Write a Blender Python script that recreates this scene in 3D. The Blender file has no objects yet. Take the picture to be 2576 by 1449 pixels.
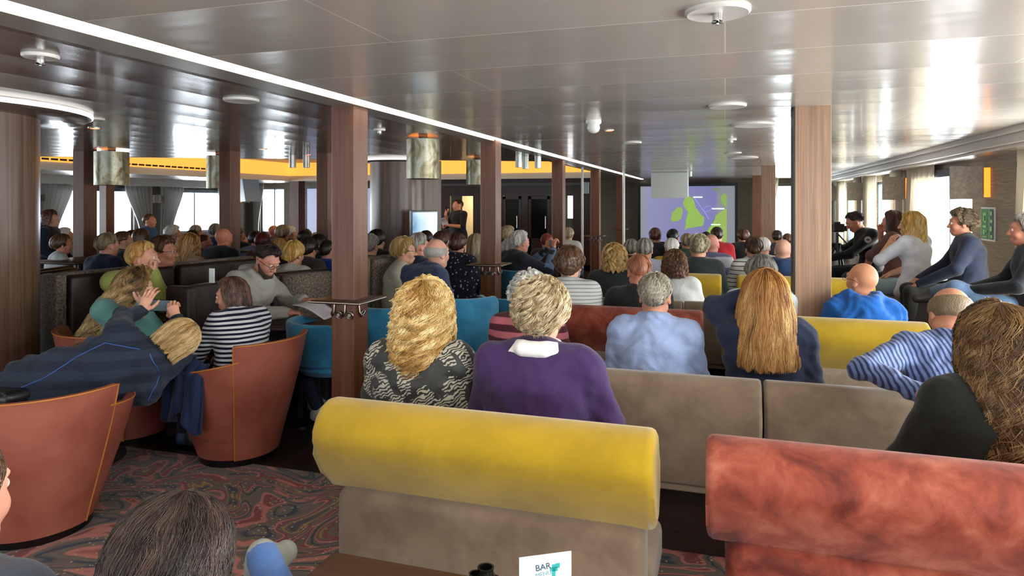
import bpy, bmesh, math, random
import numpy as np
from mathutils import Vector, Matrix, Euler
rng = np.random.RandomState(7); random.seed(7)
SC = bpy.context.scene
COL = SC.collection
# ------------------------------------------------------------------ camera
F = 1700.0; CX = 1288.0; HY = 508.0; EYE = 1.65; YAW = math.radians(17.5)
sn, cs = math.sin(YAW), math.cos(YAW)
cam = bpy.data.cameras.new('camera'); camo = bpy.data.objects.new('camera', cam); COL.objects.link(camo)
camo.location = (0, 0, EYE); camo.rotation_euler = (math.pi/2, 0, YAW)
cam.sensor_width = 36; cam.lens = 36*F/2576; cam.shift_y = -(1449/2-HY)/2576; cam.clip_start = .02; cam.clip_end = 200
SC.camera = camo
# ------------------------------------------------------------------ world, daylight, exposure
SC.view_settings.view_transform = 'Standard'; SC.view_settings.look = 'None'
SC.view_settings.gamma = 1; SC.view_settings.use_curve_mapping = False
SC.view_settings.exposure = 0.42
wd = bpy.data.worlds.new('overcast_sky'); SC.world = wd; wd.use_nodes = True
bg = wd.node_tree.nodes['Background']; bg.inputs[0].default_value = (.86, .93, 1, 1); bg.inputs[1].default_value = 3.0
SC.cycles.max_bounces = 7; SC.cycles.diffuse_bounces = 4; SC.cycles.glossy_bounces = 3; SC.cycles.transmission_bounces = 4
SC.cycles.transparent_max_bounces = 8; SC.cycles.sample_clamp_indirect = 4; SC.cycles.caustics_reflective = False; SC.cycles.caustics_refractive = False
HC = 2.28            # ceiling height
XR, XL = 2.65, -15.6 # starboard and port walls
YF, YB = 19.4, -4.0  # forward and aft walls
def area(name, loc, rot, sx, sy, power, col=(1, 1, 1)):
    l = bpy.data.lights.new(name, 'AREA'); l.shape = 'RECTANGLE'; l.size = sx; l.size_y = sy; l.energy = power; l.color = col
    o = bpy.data.objects.new(name, l); COL.objects.link(o); o.location = loc; o.rotation_euler = rot; return o
WIN_R = [(6.05, 2.1), (9.85, 2.1), (13.05, 2.1), (16.3, 2.1), (2.85, 2.1), (-.35, 2.1)]
WIN_L = [(17.05, 2.3), (13.5, 2.4), (9.9, 2.3), (6.4, 2.3), (2.9, 2.3)]
WZ0, WZ1 = .72, 2.02
for i, (y, w) in enumerate(WIN_R):
    area('daylight_starboard', (XR+.42, y, (WZ0+WZ1)/2+.15), (0, math.pi/2, 0), 1.7, w+.3, 235 if y < 12 else 165, (1, .97, .93))
for i, (y, w) in enumerate(WIN_L):
    area('daylight_port', (XL-.42, y, (WZ0+WZ1)/2+.15), (0, -math.pi/2, 0), 1.7, w+.3, 190, (.92, .96, 1))
for x in (-14.65, 1.65):
    area('daylight_forward', (x, YF+.4, (WZ0+WZ1)/2+.1), (-math.pi/2, 0, 0), 1.0, 1.5, 50, (.95, .98, 1))
for x in (-10.5, -6.5, -2.6, 1.0):
    area('daylight_aft', (x, YB-.4, 1.45), (math.pi/2, 0, 0), 2.9, 1.7, 50, (.97, .98, 1))

ADDED_DOWN = [(-1.75, .3), (-.6, .3), (.6, .3), (1.75, .3), (-1.75, 1.5), (-.55, 1.5), (.65, 1.5), (1.8, 1.5), (-5.2, 2.2), (-4.0, 1.2)]  # extra downlights added out of view for top-down light on the front sofas
for x, y in ADDED_DOWN:
    o = area('added_downlight_lamp', (x, y, HC-.02), (0, 0, 0), .12, .12, 4.5, (1, .93, .84)); o.data.shape = 'DISK'
def W(px, D, z=0.0):
    u = (px-CX)/F
    return Vector((D*(u*cs-sn), D*(u*sn+cs), z))
def zp(py, D): return EYE-(py-HY)*D/F
def DY(px, Y): return Y/(((px-CX)/F)*sn+cs)
# ------------------------------------------------------------------ tags and mesh helpers
def tag(o, label=None, cat=None, group=None, kind=None):
    if label: o['label'] = label
    if cat: o['category'] = cat
    if group: o['group'] = group
    if kind: o['kind'] = kind
    return o
def empty(name, loc, rz=0, label=None, cat=None, group=None):
    o = bpy.data.objects.new(name, None); COL.objects.link(o); o.location = loc; o.rotation_euler = (0, 0, rz); o.empty_display_size = .1
    return tag(o, label, cat, group)
def mesh_np(name, V, Fq, smooth=True, attr=None):
    """V (n,3); Fq list of (k,m) int arrays (faces of equal size)"""
    me = bpy.data.meshes.new(name)
    if not isinstance(Fq, (list, tuple)): Fq = [Fq]
    Fq = [np.asarray(f, dtype=np.int32) for f in Fq if len(f)]
    V = np.asarray(V, dtype=np.float32)
    me.vertices.add(len(V)); me.vertices.foreach_set('co', V.ravel())
    nl = sum(f.size for f in Fq); nf = sum(len(f) for f in Fq)
    me.loops.add(nl); me.polygons.add(nf)
    li = np.concatenate([f.ravel() for f in Fq]) if Fq else np.zeros(0, np.int32)
    tot = np.concatenate([np.full(len(f), f.shape[1], np.int32) for f in Fq]) if Fq else np.zeros(0, np.int32)
    st = np.concatenate([[0], np.cumsum(tot)[:-1]]).astype(np.int32) if len(tot) else tot
    me.loops.foreach_set('vertex_index', li)
    me.polygons.foreach_set('loop_start', st)
    try: me.polygons.foreach_set('loop_total', tot)
    except Exception: pass
    if smooth: me.polygons.foreach_set('use_smooth', np.ones(nf, bool))
    if attr is not None:
        a = me.attributes.new('rnd', 'FLOAT', 'POINT'); a.data.foreach_set('value', np.asarray(attr, np.float32))
    me.update(calc_edges=True); me.validate()
    return me
def obj(name, me, m=None, parent=None, **k):
    o = bpy.data.objects.new(name, me); COL.objects.link(o)
    if m is not None:
        if not me.materials: me.materials.append(m)
        elif me.materials[0] != m:
            o.material_slots[0].link = 'OBJECT'; o.material_slots[0].material = m
    if parent: o.parent = parent
    return tag(o, k.get('label'), k.get('cat'), k.get('group'), k.get('kind'))
class MB:
    """collects simple shapes and links them as one mesh"""
    def __init__(s): s.bm = bmesh.new()
    def box(s, x0, x1, y0, y1, z0, z1, bev=0, seg=2, M=None):
        r = bmesh.ops.create_cube(s.bm, size=1); v = r['verts']
        bmesh.ops.scale(s.bm, vec=(x1-x0, y1-y0, z1-z0), verts=v)
        bmesh.ops.translate(s.bm, vec=((x0+x1)/2, (y0+y1)/2, (z0+z1)/2), verts=v)
        if bev:
            e = list({e for q in v for e in q.link_edges})
            rr = bmesh.ops.bevel(s.bm, geom=e, offset=bev, segments=seg, profile=.5, affect='EDGES', clamp_overlap=True)
            v = list({q for f in rr['faces'] for q in f.verts} | {q for q in v if q.is_valid})
        if M is not None: bmesh.ops.transform(s.bm, matrix=M, verts=[q for q in v if q.is_valid])
        return s
    def cyl(s, c, r, h, r2=None, seg=32, M=None, caps=True):
        m = Matrix.Translation((c[0], c[1], c[2]+h/2))
        if M is not None: m = M @ m
        bmesh.ops.create_cone(s.bm, cap_ends=caps, segments=seg, radius1=r, radius2=r if r2 is None else r2, depth=h, matrix=m); return s
    def tube(s, pts, r, seg=10):
        pts = [Vector(p) for p in pts]; rings = []
        n = len(pts); up = Vector((0, 0, 1))
        for i, p in enumerate(pts):
            t = (pts[min(i+1, n-1)]-pts[max(i-1, 0)]).normalized()
            a = t.cross(up)
            if a.length < 1e-3: a = t.cross(Vector((1, 0, 0)))
            a.normalize(); b = t.cross(a).normalized(); rr = r[i] if isinstance(r, (list, tuple)) else r
            rings.append([s.bm.verts.new(p+a*rr*math.cos(2*math.pi*k/seg)+b*rr*math.sin(2*math.pi*k/seg)) for k in range(seg)])
        for i in range(n-1):
            for k in range(seg): s.bm.faces.new((rings[i][k], rings[i][(k+1) % seg], rings[i+1][(k+1) % seg], rings[i+1][k]))
        s.bm.faces.new(rings[0][::-1]); s.bm.faces.new(rings[-1]); return s
    def prism(s, poly, x0, x1, axis='x', bev=0, seg=3):
        """extrude a (y,z) polygon along x (axis x) or an (x,y) polygon along z, or (x,z) along y"""
        def P(a, b, t): return (t, a, b) if axis == 'x' else ((a, b, t) if axis == 'z' else (a, t, b))
        va = [s.bm.verts.new(P(a, b, x0)) for a, b in poly]; vb = [s.bm.verts.new(P(a, b, x1)) for a, b in poly]
        n = len(poly); fa = s.bm.faces.new(va); fb = s.bm.faces.new(vb[::-1])
        for i in range(n): s.bm.faces.new((va[i], vb[i], vb[(i+1) % n], va[(i+1) % n]))
        if bev:
            bmesh.ops.bevel(s.bm, geom=list(fa.edges)+list(fb.edges), offset=bev, segments=seg, profile=.6, affect='EDGES', clamp_overlap=True)
        return s
    def lathe(s, prof, c=(0, 0, 0), seg=40):
        rings = []
        for r, z in prof: rings.append([s.bm.verts.new((c[0]+r*math.cos(2*math.pi*k/seg), c[1]+r*math.sin(2*math.pi*k/seg), c[2]+z)) for k in range(seg)])
        for i in range(len(rings)-1):
            for k in range(seg): s.bm.faces.new((rings[i][k], rings[i][(k+1) % seg], rings[i+1][(k+1) % seg], rings[i+1][k]))
        if prof[0][0] > 1e-5: s.bm.faces.new(rings[0][::-1])
        if prof[-1][0] > 1e-5: s.bm.faces.new(rings[-1])
        return s
    def quad(s, a, b, c, d):
        s.bm.faces.new([s.bm.verts.new(p) for p in (a, b, c, d)]); return s
    def build(s, name, m, parent=None, smooth=None, **k):
        bmesh.ops.recalc_face_normals(s.bm, faces=s.bm.faces)
        me = bpy.data.meshes.new(name); s.bm.to_mesh(me); s.bm.free()
        if smooth is not None:
            me.polygons.foreach_set('use_smooth', [True]*len(me.polygons))
            try: me.set_sharp_from_angle(angle=math.radians(smooth))
            except Exception: pass
        return obj(name, me, m, parent, **k)
# ------------------------------------------------------------------ materials
def C(h):
    h = h.lstrip('#'); r = [int(h[i:i+2], 16)/255 for i in (0, 2, 4)]
    return tuple((c/12.92 if c <= .04045 else ((c+.055)/1.055)**2.4) for c in r)+(1,)
class N:
    def __init__(s, name):
        s.m = bpy.data.materials.new(name); s.m.use_nodes = True; s.t = s.m.node_tree; s.b = s.t.nodes['Principled BSDF']
    def n(s, typ, ins=None, **p):
        q = s.t.nodes.new(typ)
        for k, v in p.items(): setattr(q, k, v)
        for k, v in (ins or {}).items():
            i = q.inputs[k]
            if hasattr(v, 'is_linked'): s.t.links.new(v, i)
            else: i.default_value = v
        return q
    def set(s, **k):
        for a, v in k.items():
            i = s.b.inputs[{'col': 'Base Color', 'rough': 'Roughness', 'metal': 'Metallic', 'normal': 'Normal', 'emis': 'Emission Color', 'es': 'Emission Strength', 'sheen': 'Sheen Weight', 'spec': 'Specular IOR Level', 'trans': 'Transmission Weight', 'alpha': 'Alpha', 'coat': 'Coat Weight'}[a]]
            if hasattr(v, 'is_linked'): s.t.links.new(v, i)
            else: i.default_value = v
        return s
    def coord(s, scale=(1, 1, 1), kind='Object', rot=(0, 0, 0)):
        tc = s.n('ShaderNodeTexCoord'); mp = s.n('ShaderNodeMapping', {'Vector': tc.outputs[kind], 'Scale': scale, 'Rotation': rot}); return mp.outputs[0]
    def noise(s, v, scale, detail=3, dist=0, rough=.5):
        return s.n('ShaderNodeTexNoise', {'Vector': v, 'Scale': scale, 'Detail': detail, 'Distortion': dist, 'Roughness': rough}).outputs['Fac']
    def ramp(s, f, stops, interp='LINEAR'):
        r = s.n('ShaderNodeValToRGB', {'Fac': f}); r.color_ramp.interpolation = interp; e = r.color_ramp.elements
        while len(e) < len(stops): e.new(.5)
        for q, (p, c) in zip(e, stops): q.position = p; q.color = c
        return r.outputs[0]
    def math(s, op, a, b=0.0): return s.n('ShaderNodeMath', {0: a, 1: b}, operation=op).outputs[0]
    def mix(s, f, a, b): 
        q = s.n('ShaderNodeMix', data_type='RGBA'); 
        for i, v in ((0, f), (6, a), (7, b)):
            if hasattr(v, 'is_linked'): s.t.links.new(v, q.inputs[i])
            else: q.inputs[i].default_value = v
        return q.outputs[2]
    def bump(s, h, strength=.2, dist=.01): return s.n('ShaderNodeBump', {'Height': h, 'Strength': strength, 'Distance': dist}).outputs[0]
MC = {}
def cached(fn):
    def w(*a):
        k = (fn.__name__,)+a
        if k not in MC: MC[k] = fn(*a)
        return MC[k]
    return w
def mul(c, f): return (c[0]*f, c[1]*f, c[2]*f, 1)
@cached
def plain(name, h, rough=.5, metal=0.0, es=0.0):
    n = N(name); n.set(col=C(h), rough=rough, metal=metal)
    if es: n.set(emis=C(h), es=es)
    return n.m
@cached
def cloth(h, rough=.85, var=.1, scale=9.0, weave=350.0):
    n = N('cloth_'+h.strip('#')); v = n.coord(); c = C(h)
    a = n.noise(v, scale, 4)
    col = n.ramp(a, [(.3, mul(c, 1-var)), (.7, mul(c, 1+var*.6))])
    w = n.noise(v, weave, 1); f = n.noise(v, 22, 3, 1.2)
    n.set(col=col, rough=rough, sheen=.15, spec=.25, normal=n.bump(n.math('ADD', n.math('MULTIPLY', w, .12), f), .35, .012)); return n.m
@cached
def striped(h1, h2, period, duty=.5, axis=2, soft=.06, wob=.3):
    n = N('striped_cloth'); v = n.coord(); s = n.n('ShaderNodeSeparateXYZ', {0: v}).outputs[axis]
    f = n.noise(v, 6, 2); z = n.math('ADD', s, n.math('MULTIPLY', f, period*wob))
    fr = n.math('FRACT', n.math('DIVIDE', z, period))
    st = n.ramp(fr, [(0, C(h1)), (max(0, duty-soft), C(h1)), (duty, C(h2)), (1-soft, C(h2)), (1, C(h1))])
    n.set(col=st, rough=.85, sheen=.1, spec=.2, normal=n.bump(n.noise(v, 24, 3, 1), .3, .012)); return n.m
@cached
def skin(h='#d8a589'):
    n = N('skin'); v = n.coord(); c = C(h)
    col = n.ramp(n.noise(v, 18, 3), [(.3, (c[0]*.92, c[1]*.8, c[2]*.78, 1)), (.7, mul(c, 1.06))])
    n.set(col=col, rough=.5, spec=.4); n.b.inputs['Subsurface Weight'].default_value = .08; n.b.inputs['Subsurface Radius'].default_value = (.012, .004, .002)
    return n.m
@cached
def hairm(c0, c1, c2, rough=.42):
    n = N('hair'); v = n.coord((1, 1, .25)); a = n.n('ShaderNodeAttribute', attribute_name='rnd').outputs['Fac']
    f = n.math('ADD', n.math('MULTIPLY', a, .75), n.math('MULTIPLY', n.noise(v, 60, 2), .35))
    n.set(col=n.ramp(f, [(.15, C(c0)), (.5, C(c1)), (.85, C(c2))]), rough=rough, spec=.45)
    return n.m
@cached
def woodm(c0, c1, axis='z', scale=1.0, rough=.38):
    n = N('wood'); sc = {'z': (14, 14, .35), 'x': (.35, 14, 14), 'y': (14, .35, 14)}[axis]
    v = n.coord(tuple(q*scale for q in sc)); a = n.noise(v, 3.0, 6, .6, .62)
    n.set(col=n.ramp(a, [(.3, C(c0)), (.72, C(c1))]), rough=rough, normal=n.bump(a, .06, .004)); return n.m
@cached
def metalm(h, rough=.3): 
    n = N('metal'); n.set(col=C(h), rough=rough, metal=1.0); return n.m
# ------------------------------------------------------------------ smooth blended bodies: distance field -> surface net
def surfnet(Fv, lo, h):
    nx, ny, nz = Fv.shape; ins = Fv < 0
    P = np.zeros((nx-1, ny-1, nz-1, 3), np.float32); Cn = np.zeros((nx-1, ny-1, nz-1), np.float32)
    def sl(d): return tuple(slice(q, (n-1+q)) for q, n in zip(d, (nx, ny, nz)))
    cor = [(i, j, k) for i in (0, 1) for j in (0, 1) for k in (0, 1)]
    for a in cor:
        for ax in range(3):
            if a[ax]: continue
            b = list(a); b[ax] = 1; b = tuple(b)
            fa, fb = Fv[sl(a)], Fv[sl(b)]; m = (ins[sl(a)] != ins[sl(b)])
            idx = np.nonzero(m)
            t = fa[idx]/(fa[idx]-fb[idx])
            q = np.zeros((len(t), 3), np.float32)
            for c in range(3): q[:, c] = a[c]
            q[:, ax] += t
            P[idx] += q; Cn[idx] += 1
    act = Cn > 0; ids = -np.ones(act.shape, np.int64); ii = np.argwhere(act); ids[act] = np.arange(len(ii))
    V = (ii+P[act]/Cn[act][:, None])*h+np.asarray(lo)
    quads = []
    for ax in range(3):
        b, c = (ax+1) % 3, (ax+2) % 3
        s0 = [slice(None)]*3; s1 = [slice(None)]*3; s0[ax] = slice(0, -1); s1[ax] = slice(1, None)
        for d in (b, c): s0[d] = slice(1, -1); s1[d] = slice(1, -1)
        A, B = ins[tuple(s0)], ins[tuple(s1)]
        e = np.argwhere(A != B)
        if not len(e): continue
        inn = A[tuple(e.T)]
        e = e.copy(); e[:, b] += 1; e[:, c] += 1
        def cell(db, dc): 
            q = e.copy(); q[:, b] += db; q[:, c] += dc; return ids[tuple(q.T)]
        Q = np.stack([cell(-1, -1), cell(0, -1), cell(0, 0), cell(-1, 0)], 1)
        Q[~inn] = Q[~inn][:, ::-1]; quads.append(Q)
    Q = np.concatenate(quads) if quads else np.zeros((0, 4), int)
    return V, Q[(Q >= 0).all(1)]
def cap(a, b, ra, rb=None, k=.03, e=1.0, w=(1, 0, 0), op='u'): return ('c', np.array(a, float), np.array(b, float), ra, ra if rb is None else rb, k, e, np.array(w, float)/np.linalg.norm(w), op)
def ell(c, r, k=.03, rot=None, op='u'): return ('e', np.array(c, float), np.array(r, float), k, None if rot is None else np.array(Euler(rot).to_matrix()), op)
def field(prims, h, off=0.0, wr=0.0, wf=1.0, pad=.03, clip=None, seed=0):
    lo = np.full(3, 9.0); hi = -lo
    for p in prims:
        if p[-1] == 's': continue
        if p[0] == 'c':
            r = max(p[3], p[4])*max(1, p[6])+off
            lo = np.minimum(lo, np.minimum(p[1], p[2])-r); hi = np.maximum(hi, np.maximum(p[1], p[2])+r)
        else: r = p[2].max()+off; lo = np.minimum(lo, p[1]-r); hi = np.maximum(hi, p[1]+r)
    lo -= pad+2*h; hi += pad+2*h
    n = np.ceil((hi-lo)/h).astype(int)+1
    ax = [lo[i]+h*np.arange(n[i]) for i in range(3)]
    Fv = np.full(tuple(n), .25, np.float32)
    for p in prims:
        k = p[5] if p[0] == 'c' else p[3]
        if p[0] == 'c':
            r = max(p[3], p[4])*max(1, p[6])+off; bl, bh = np.minimum(p[1], p[2])-r, np.maximum(p[1], p[2])+r
        else: r = p[2].max()+off; bl, bh = p[1]-r, p[1]+r
        mg = k+.02+3*h
        i0 = np.clip(np.floor((bl-mg-lo)/h).astype(int), 0, n-1); i1 = np.clip(np.ceil((bh+mg-lo)/h).astype(int)+1, 1, n)
        X, Y, Z = np.meshgrid(*[ax[i][i0[i]:i1[i]] for i in range(3)], indexing='ij')
        Q = np.stack([X, Y, Z], -1).astype(np.float32)
        if p[0] == 'c':
            A, B = p[1], p[2]; d = Q-A; ab = B-A; L = ab.dot(ab)+1e-9
            t = np.clip((d@ab)/L, 0, 1); q = d-t[..., None]*ab
            if p[6] != 1.0:
                ws = q@p[7]; q = q-(ws*(1-1/p[6]))[..., None]*p[7]
            D = np.sqrt((q*q).sum(-1))-(p[3]+t*(p[4]-p[3]))
        else:
            q = Q-p[1]
            if p[4] is not None: q = q@p[4]
            r = p[2]; k0 = np.sqrt(((q/r)**2).sum(-1)); k1 = np.sqrt(((q/(r*r))**2).sum(-1))+1e-9; D = k0*(k0-1)/k1
        S = tuple(slice(a, b) for a, b in zip(i0, i1)); cur = Fv[S]
        if p[-1] == 'u':
            D = D-off; hh = np.clip(.5+.5*(cur-D)/k, 0, 1); Fv[S] = cur*(1-hh)+D*hh-k*hh*(1-hh)
        else:
            hh = np.clip(.5-.5*(cur+D)/k, 0, 1); Fv[S] = cur*(1-hh)-D*hh+k*hh*(1-hh)
    if wr:
        X, Y, Z = np.meshgrid(*ax, indexing='ij'); s = seed*1.7
        a = np.sin(X*17*wf+2.1*np.sin(Z*13*wf+s)+1.3*np.sin(Y*19*wf))*np.sin(Z*29*wf+1.9*np.sin(X*15*wf+s)+Y*9)
        b = np.sin(X*41*wf+3*np.sin(Z*23*wf)+s)*np.sin(Z*57*wf+2.5*np.sin(X*31*wf)+Y*37*wf)
        Fv = Fv+wr*(a+.45*b).astype(np.float32)
    if clip is not None:
        X, Y, Z = np.meshgrid(*ax, indexing='ij'); Fv = np.maximum(Fv, clip(X, Y, Z).astype(np.float32))
    return Fv, lo
def blob(prims, h, **k):
    Fv, lo = field(prims, h, **k); return surfnet(Fv, lo, h)
def joinm(parts):
    Vs, Qs, n = [], [], 0
    for V, Q in parts: Vs.append(V); Qs.append(Q+n); n += len(V)
    return np.concatenate(Vs), np.concatenate(Qs)
def xf(V, M): 
    M = np.array(M); return V@M[:3, :3].T+M[:3, 3]
# ---- head (face +Y, centre of the skull at the origin, top at z=.12)
HEADS = {}
def head_mesh(h, fem=False):
    key = (round(h, 4), fem)
    if key in HEADS: return HEADS[key]
    j = .88 if fem else 1.0
    P = [ell((0, -.014, .028), (.076, .094, .09), .02), ell((0, .02, -.02), (.061*j, .07, .084), .03),
         ell((0, .05, -.085), (.03*j, .032, .025), .03), cap((-.05*j, -.002, -.06), (-.02, .05, -.088), .016, .014, .03), cap((.05*j, -.002, -.06), (.02, .05, -.088), .016, .014, .03),
         ell((-.036, .058, -.028), (.024, .024, .028), .02), ell((.036, .058, -.028), (.024, .024, .028), .02),
         ell((0, .074, .036), (.052, .016, .012), .02),
         cap((0, -.012, -.06), (0, -.035, -.17), .052 if not fem else .044, .056 if not fem else .048, .03),
         ell((-.031, .1, .01), (.018, .018, .012), .012, op='s'), ell((.031, .1, .01), (.018, .018, .012), .012, op='s'),
         ell((-.031, .079, .01), (.0135, .0125, .0125), .004), ell((.031, .079, .01), (.0135, .0125, .0125), .004),
         cap((0, .084, .018), (0, .108, -.026), .008, .0115, .012), ell((-.011, .098, -.03), (.008, .01, .007), .007), ell((.011, .098, -.03), (.008, .01, .007), .007),
         ell((0, .086, -.058), (.022, .012, .006), .007), ell((0, .084, -.071), (.019, .012, .0065), .007), ell((0, .103, -.0645), (.03, .012, .0022), .003, op='s')]
    for s in (-1, 1):
        P += [ell((s*.078, -.012, -.008), (.007, .019, .031), .008, (0, 0, s*-.35)), ell((s*.09, -.004, -.006), (.008, .011, .018), .006, (0, 0, s*-.35), op='s')]
    HEADS[key] = blob(P, h); return HEADS[key]
# ---- hand: wrist at origin, fingers along +Y, palm facing -Z, thumb on the -X side (right hand seen from above); mirror for left
HANDS = {}
def hand_mesh(pose, h=.0045):
    if (pose, h) in HANDS: return HANDS[(pose, h)]
    curl = {'relax': (.35, .5, .4), 'grip': (.9, 1.1, .7), 'flat': (.08, .12, .1), 'fist': (1.35, 1.5, 1.0), 'pinch': (.75, .55, .3)}[pose]
    P = [cap((0, -.035, 0), (0, .01, 0), .026, .027, .02, 1.25), cap((-.018, .02, 0), (-.026, .075, 0), .014, .012, .012), cap((-.004, .02, .001), (-.008, .08, .002), .014, .012, .012),
         cap((.008, .02, .001), (.011, .078, .001), .014, .012, .012), cap((.02, .02, 0), (.029, .07, -.002), .013, .0105, .012)]
    for x, y, L, r, sp in ((-.027, .08, .042, .0088, -.07), (-.009, .086, .047, .0092, -.01), (.011, .083, .044, .0088, .04), (.029, .074, .034, .0078, .12)):
        p = np.array((x, y, 0.0)); a = 0.0
        for i, c in enumerate(curl):
            a += c; l = L*(1, .62, .5)[i]
            q = p+l*np.array((sp*math.cos(a), math.cos(a), -math.sin(a)))
            P.append(cap(p, q, r*(1-.08*i), r*(.93-.08*i), .005)); p = q
    t = {'grip': [(-.022, .01, -.008), (-.05, .035, -.028), (-.045, .062, -.045), (-.028, .078, -.055)], 'fist': [(-.022, .01, -.006), (-.046, .04, -.02), (-.035, .07, -.036), (-.01, .078, -.042)]}.get(pose,
         [(-.022, .008, -.004), (-.05, .035, -.014), (-.062, .062, -.02), (-.066, .085, -.022)])
    for i in range(3): P.append(cap(t[i], t[i+1], (.015, .0115, .0098)[i], (.0115, .01, .0085)[i], .008))
    HANDS[(pose, h)] = blob(P, h, pad=.01); return HANDS[(pose, h)]
def frame(o, y, z):
    y = Vector(y).normalized(); x = y.cross(Vector(z)).normalized(); z2 = x.cross(y).normalized()
    M = Matrix((( x.x, y.x, z2.x, o[0]), (x.y, y.y, z2.y, o[1]), (x.z, y.z, z2.z, o[2]), (0, 0, 0, 1))); return M
# ------------------------------------------------------------------ hair
def hair_surface(st):
    """returns S(phi,t)->points in head space; phi=0 front (+Y), turning to +X"""
    rx, ry, rz = .081+st['th'], .1+st['th'], .098+st['th']*.9
    c = np.array((0, -.015, .026))
    L = st['len']; Lf = st.get('flen', L); hl = math.radians(st.get('hl', 52)); side = math.radians(st.get('side', 98)); back = math.radians(st.get('back', 128)); fw = st.get('fw', 62)
    wid = st.get('wid', 1.0)
    def S(phi, t):
        a = np.abs((phi+math.pi) % (2*math.pi)-math.pi)      # 0 front .. pi back
        ad = np.degrees(a)
        f = 1/(1+np.exp(-(ad-fw)/5.0)); g = 1/(1+np.exp(-(ad-125)/10.0))
        if L > 0:
            long = f; th_end = hl*(1-f)+(math.pi/2)*f
            drop = long*(Lf*(1-g)+L*g)
        else:
            th_end = hl*(1-f)+(side*(1-g)+back*g)*f; drop = 0*f
        arc = th_end*.1; tot = arc+drop
        s = t*tot; th = np.minimum(s/.1, th_end); dz = np.maximum(s-arc, 0)
        edge = np.clip((1-t)*6, 0, 1)**.5 if L <= 0 else np.clip((1-t)*9, 0.0, 1)**.5*.0+1-(1-f)*(1-np.clip((1-t)*6, 0, 1)**.5)
        k = 1-(1-edge)*st['th']*.8/.1
        R = np.sin(th)*k
        # narrowing below the ears for short styles follows the sphere; long falls straight then widens
        w = 1+(wid-1)*np.clip(dz/max(L, .01), 0, 1)**.65 if L > 0 else 1.0
        x = np.sin(phi)*rx*R*w; y = np.cos(phi)*ry*R*(w if np.isscalar(w) else 1+(w-1)*.3); z = np.cos(th)*rz*k-dz
        y = y-st.get('sweep', 0)*dz
        return np.stack([x+c[0], y+c[1], z+c[2]], -1)
    return S
def hair_mesh(st, lvl, seed=0):
    r = np.random.RandomState(seed+3); S = hair_surface(st)
    nu, nv = {0: (56, 26), 1: (110, 60), 2: (200, 130)}[lvl]
    ph = np.linspace(0, 2*math.pi, nu, endpoint=False)[:, None]*np.ones((1, nv)); t = np.ones((nu, 1))*np.linspace(0.001, 1, nv)[None]
    V = S(ph, t); e = 1e-3
    A = S(ph+e, t)-S(ph-e, t); B = S(ph, np.minimum(t+e, 1))-S(ph, t-e); nn = np.cross(A, B); nl = np.linalg.norm(nn, axis=-1, keepdims=True)+1e-12; nn = nn/nl
    out = V-np.array((0, -.015, .0)); out[..., 2] *= .3; sg = np.sign((nn*out).sum(-1, keepdims=True)); nn = nn*sg
    cu = st.get('curl', 0.0); X, Y, Z = V[..., 0], V[..., 1], V[..., 2]
    s0 = r.rand()*9; fr = st.get('freq', 1.0)
    rid = np.sin(ph*23*fr+3*np.sin(Z*(18+60*cu)+s0)+s0)*.5+np.sin(ph*41*fr+2*np.sin(Z*(30+80*cu))+1.3)*.35+np.sin(ph*9+Z*20*cu+s0)*.5
    clump = np.sin(X*(70)+s0+2*np.sin(Z*60))*np.sin(Y*75+2*np.sin(X*50))*np.sin(Z*80+s0+2*np.sin(Y*66))
    amp = st.get('amp', .004)
    fade = np.clip(t*5, 0, 1)
    d = amp*(rid*(1-cu)*fade+clump*cu*1.8+rid*cu*.5)
    V = V+nn*d[..., None]
    if st['len'] > 0:   # ragged hem
        V[:, :, 2] -= (t**6)*(np.abs(np.sin(ph*7+s0))+.7*np.sin(ph*17+s0))*.018*min(1, st['len']*6)
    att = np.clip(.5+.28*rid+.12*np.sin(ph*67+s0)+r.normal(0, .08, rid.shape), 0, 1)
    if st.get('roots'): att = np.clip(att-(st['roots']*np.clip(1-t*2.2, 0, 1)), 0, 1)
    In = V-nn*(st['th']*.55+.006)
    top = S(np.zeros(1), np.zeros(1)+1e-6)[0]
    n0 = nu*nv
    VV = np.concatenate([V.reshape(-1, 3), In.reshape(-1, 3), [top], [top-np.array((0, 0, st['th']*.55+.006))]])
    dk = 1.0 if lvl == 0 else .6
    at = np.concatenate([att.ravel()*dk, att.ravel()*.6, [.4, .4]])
    i = np.arange(nu)[:, None]; j = np.arange(nv-1)[None]; i2 = (i+1) % nu
    a, b, c2, d2 = i*nv+j, i2*nv+j, i2*nv+j+1, i*nv+j+1
    Q1 = np.stack([a, b, c2, d2], -1).reshape(-1, 4); Q2 = Q1[:, ::-1]+n0
    k = np.arange(nu); k2 = (k+1) % nu
    rim = np.stack([k*nv+nv-1, k2*nv+nv-1, k2*nv+nv-1+n0, k*nv+nv-1+n0], -1)
    T1 = np.stack([np.full(nu, 2*n0), k2*nv, k*nv], -1); T2 = np.stack([np.full(nu, 2*n0+1), k*nv+n0, k2*nv+n0], -1)
    Qs = [np.concatenate([Q1, Q2, rim]), np.concatenate([T1, T2])]
    return VV, Qs, at
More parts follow.
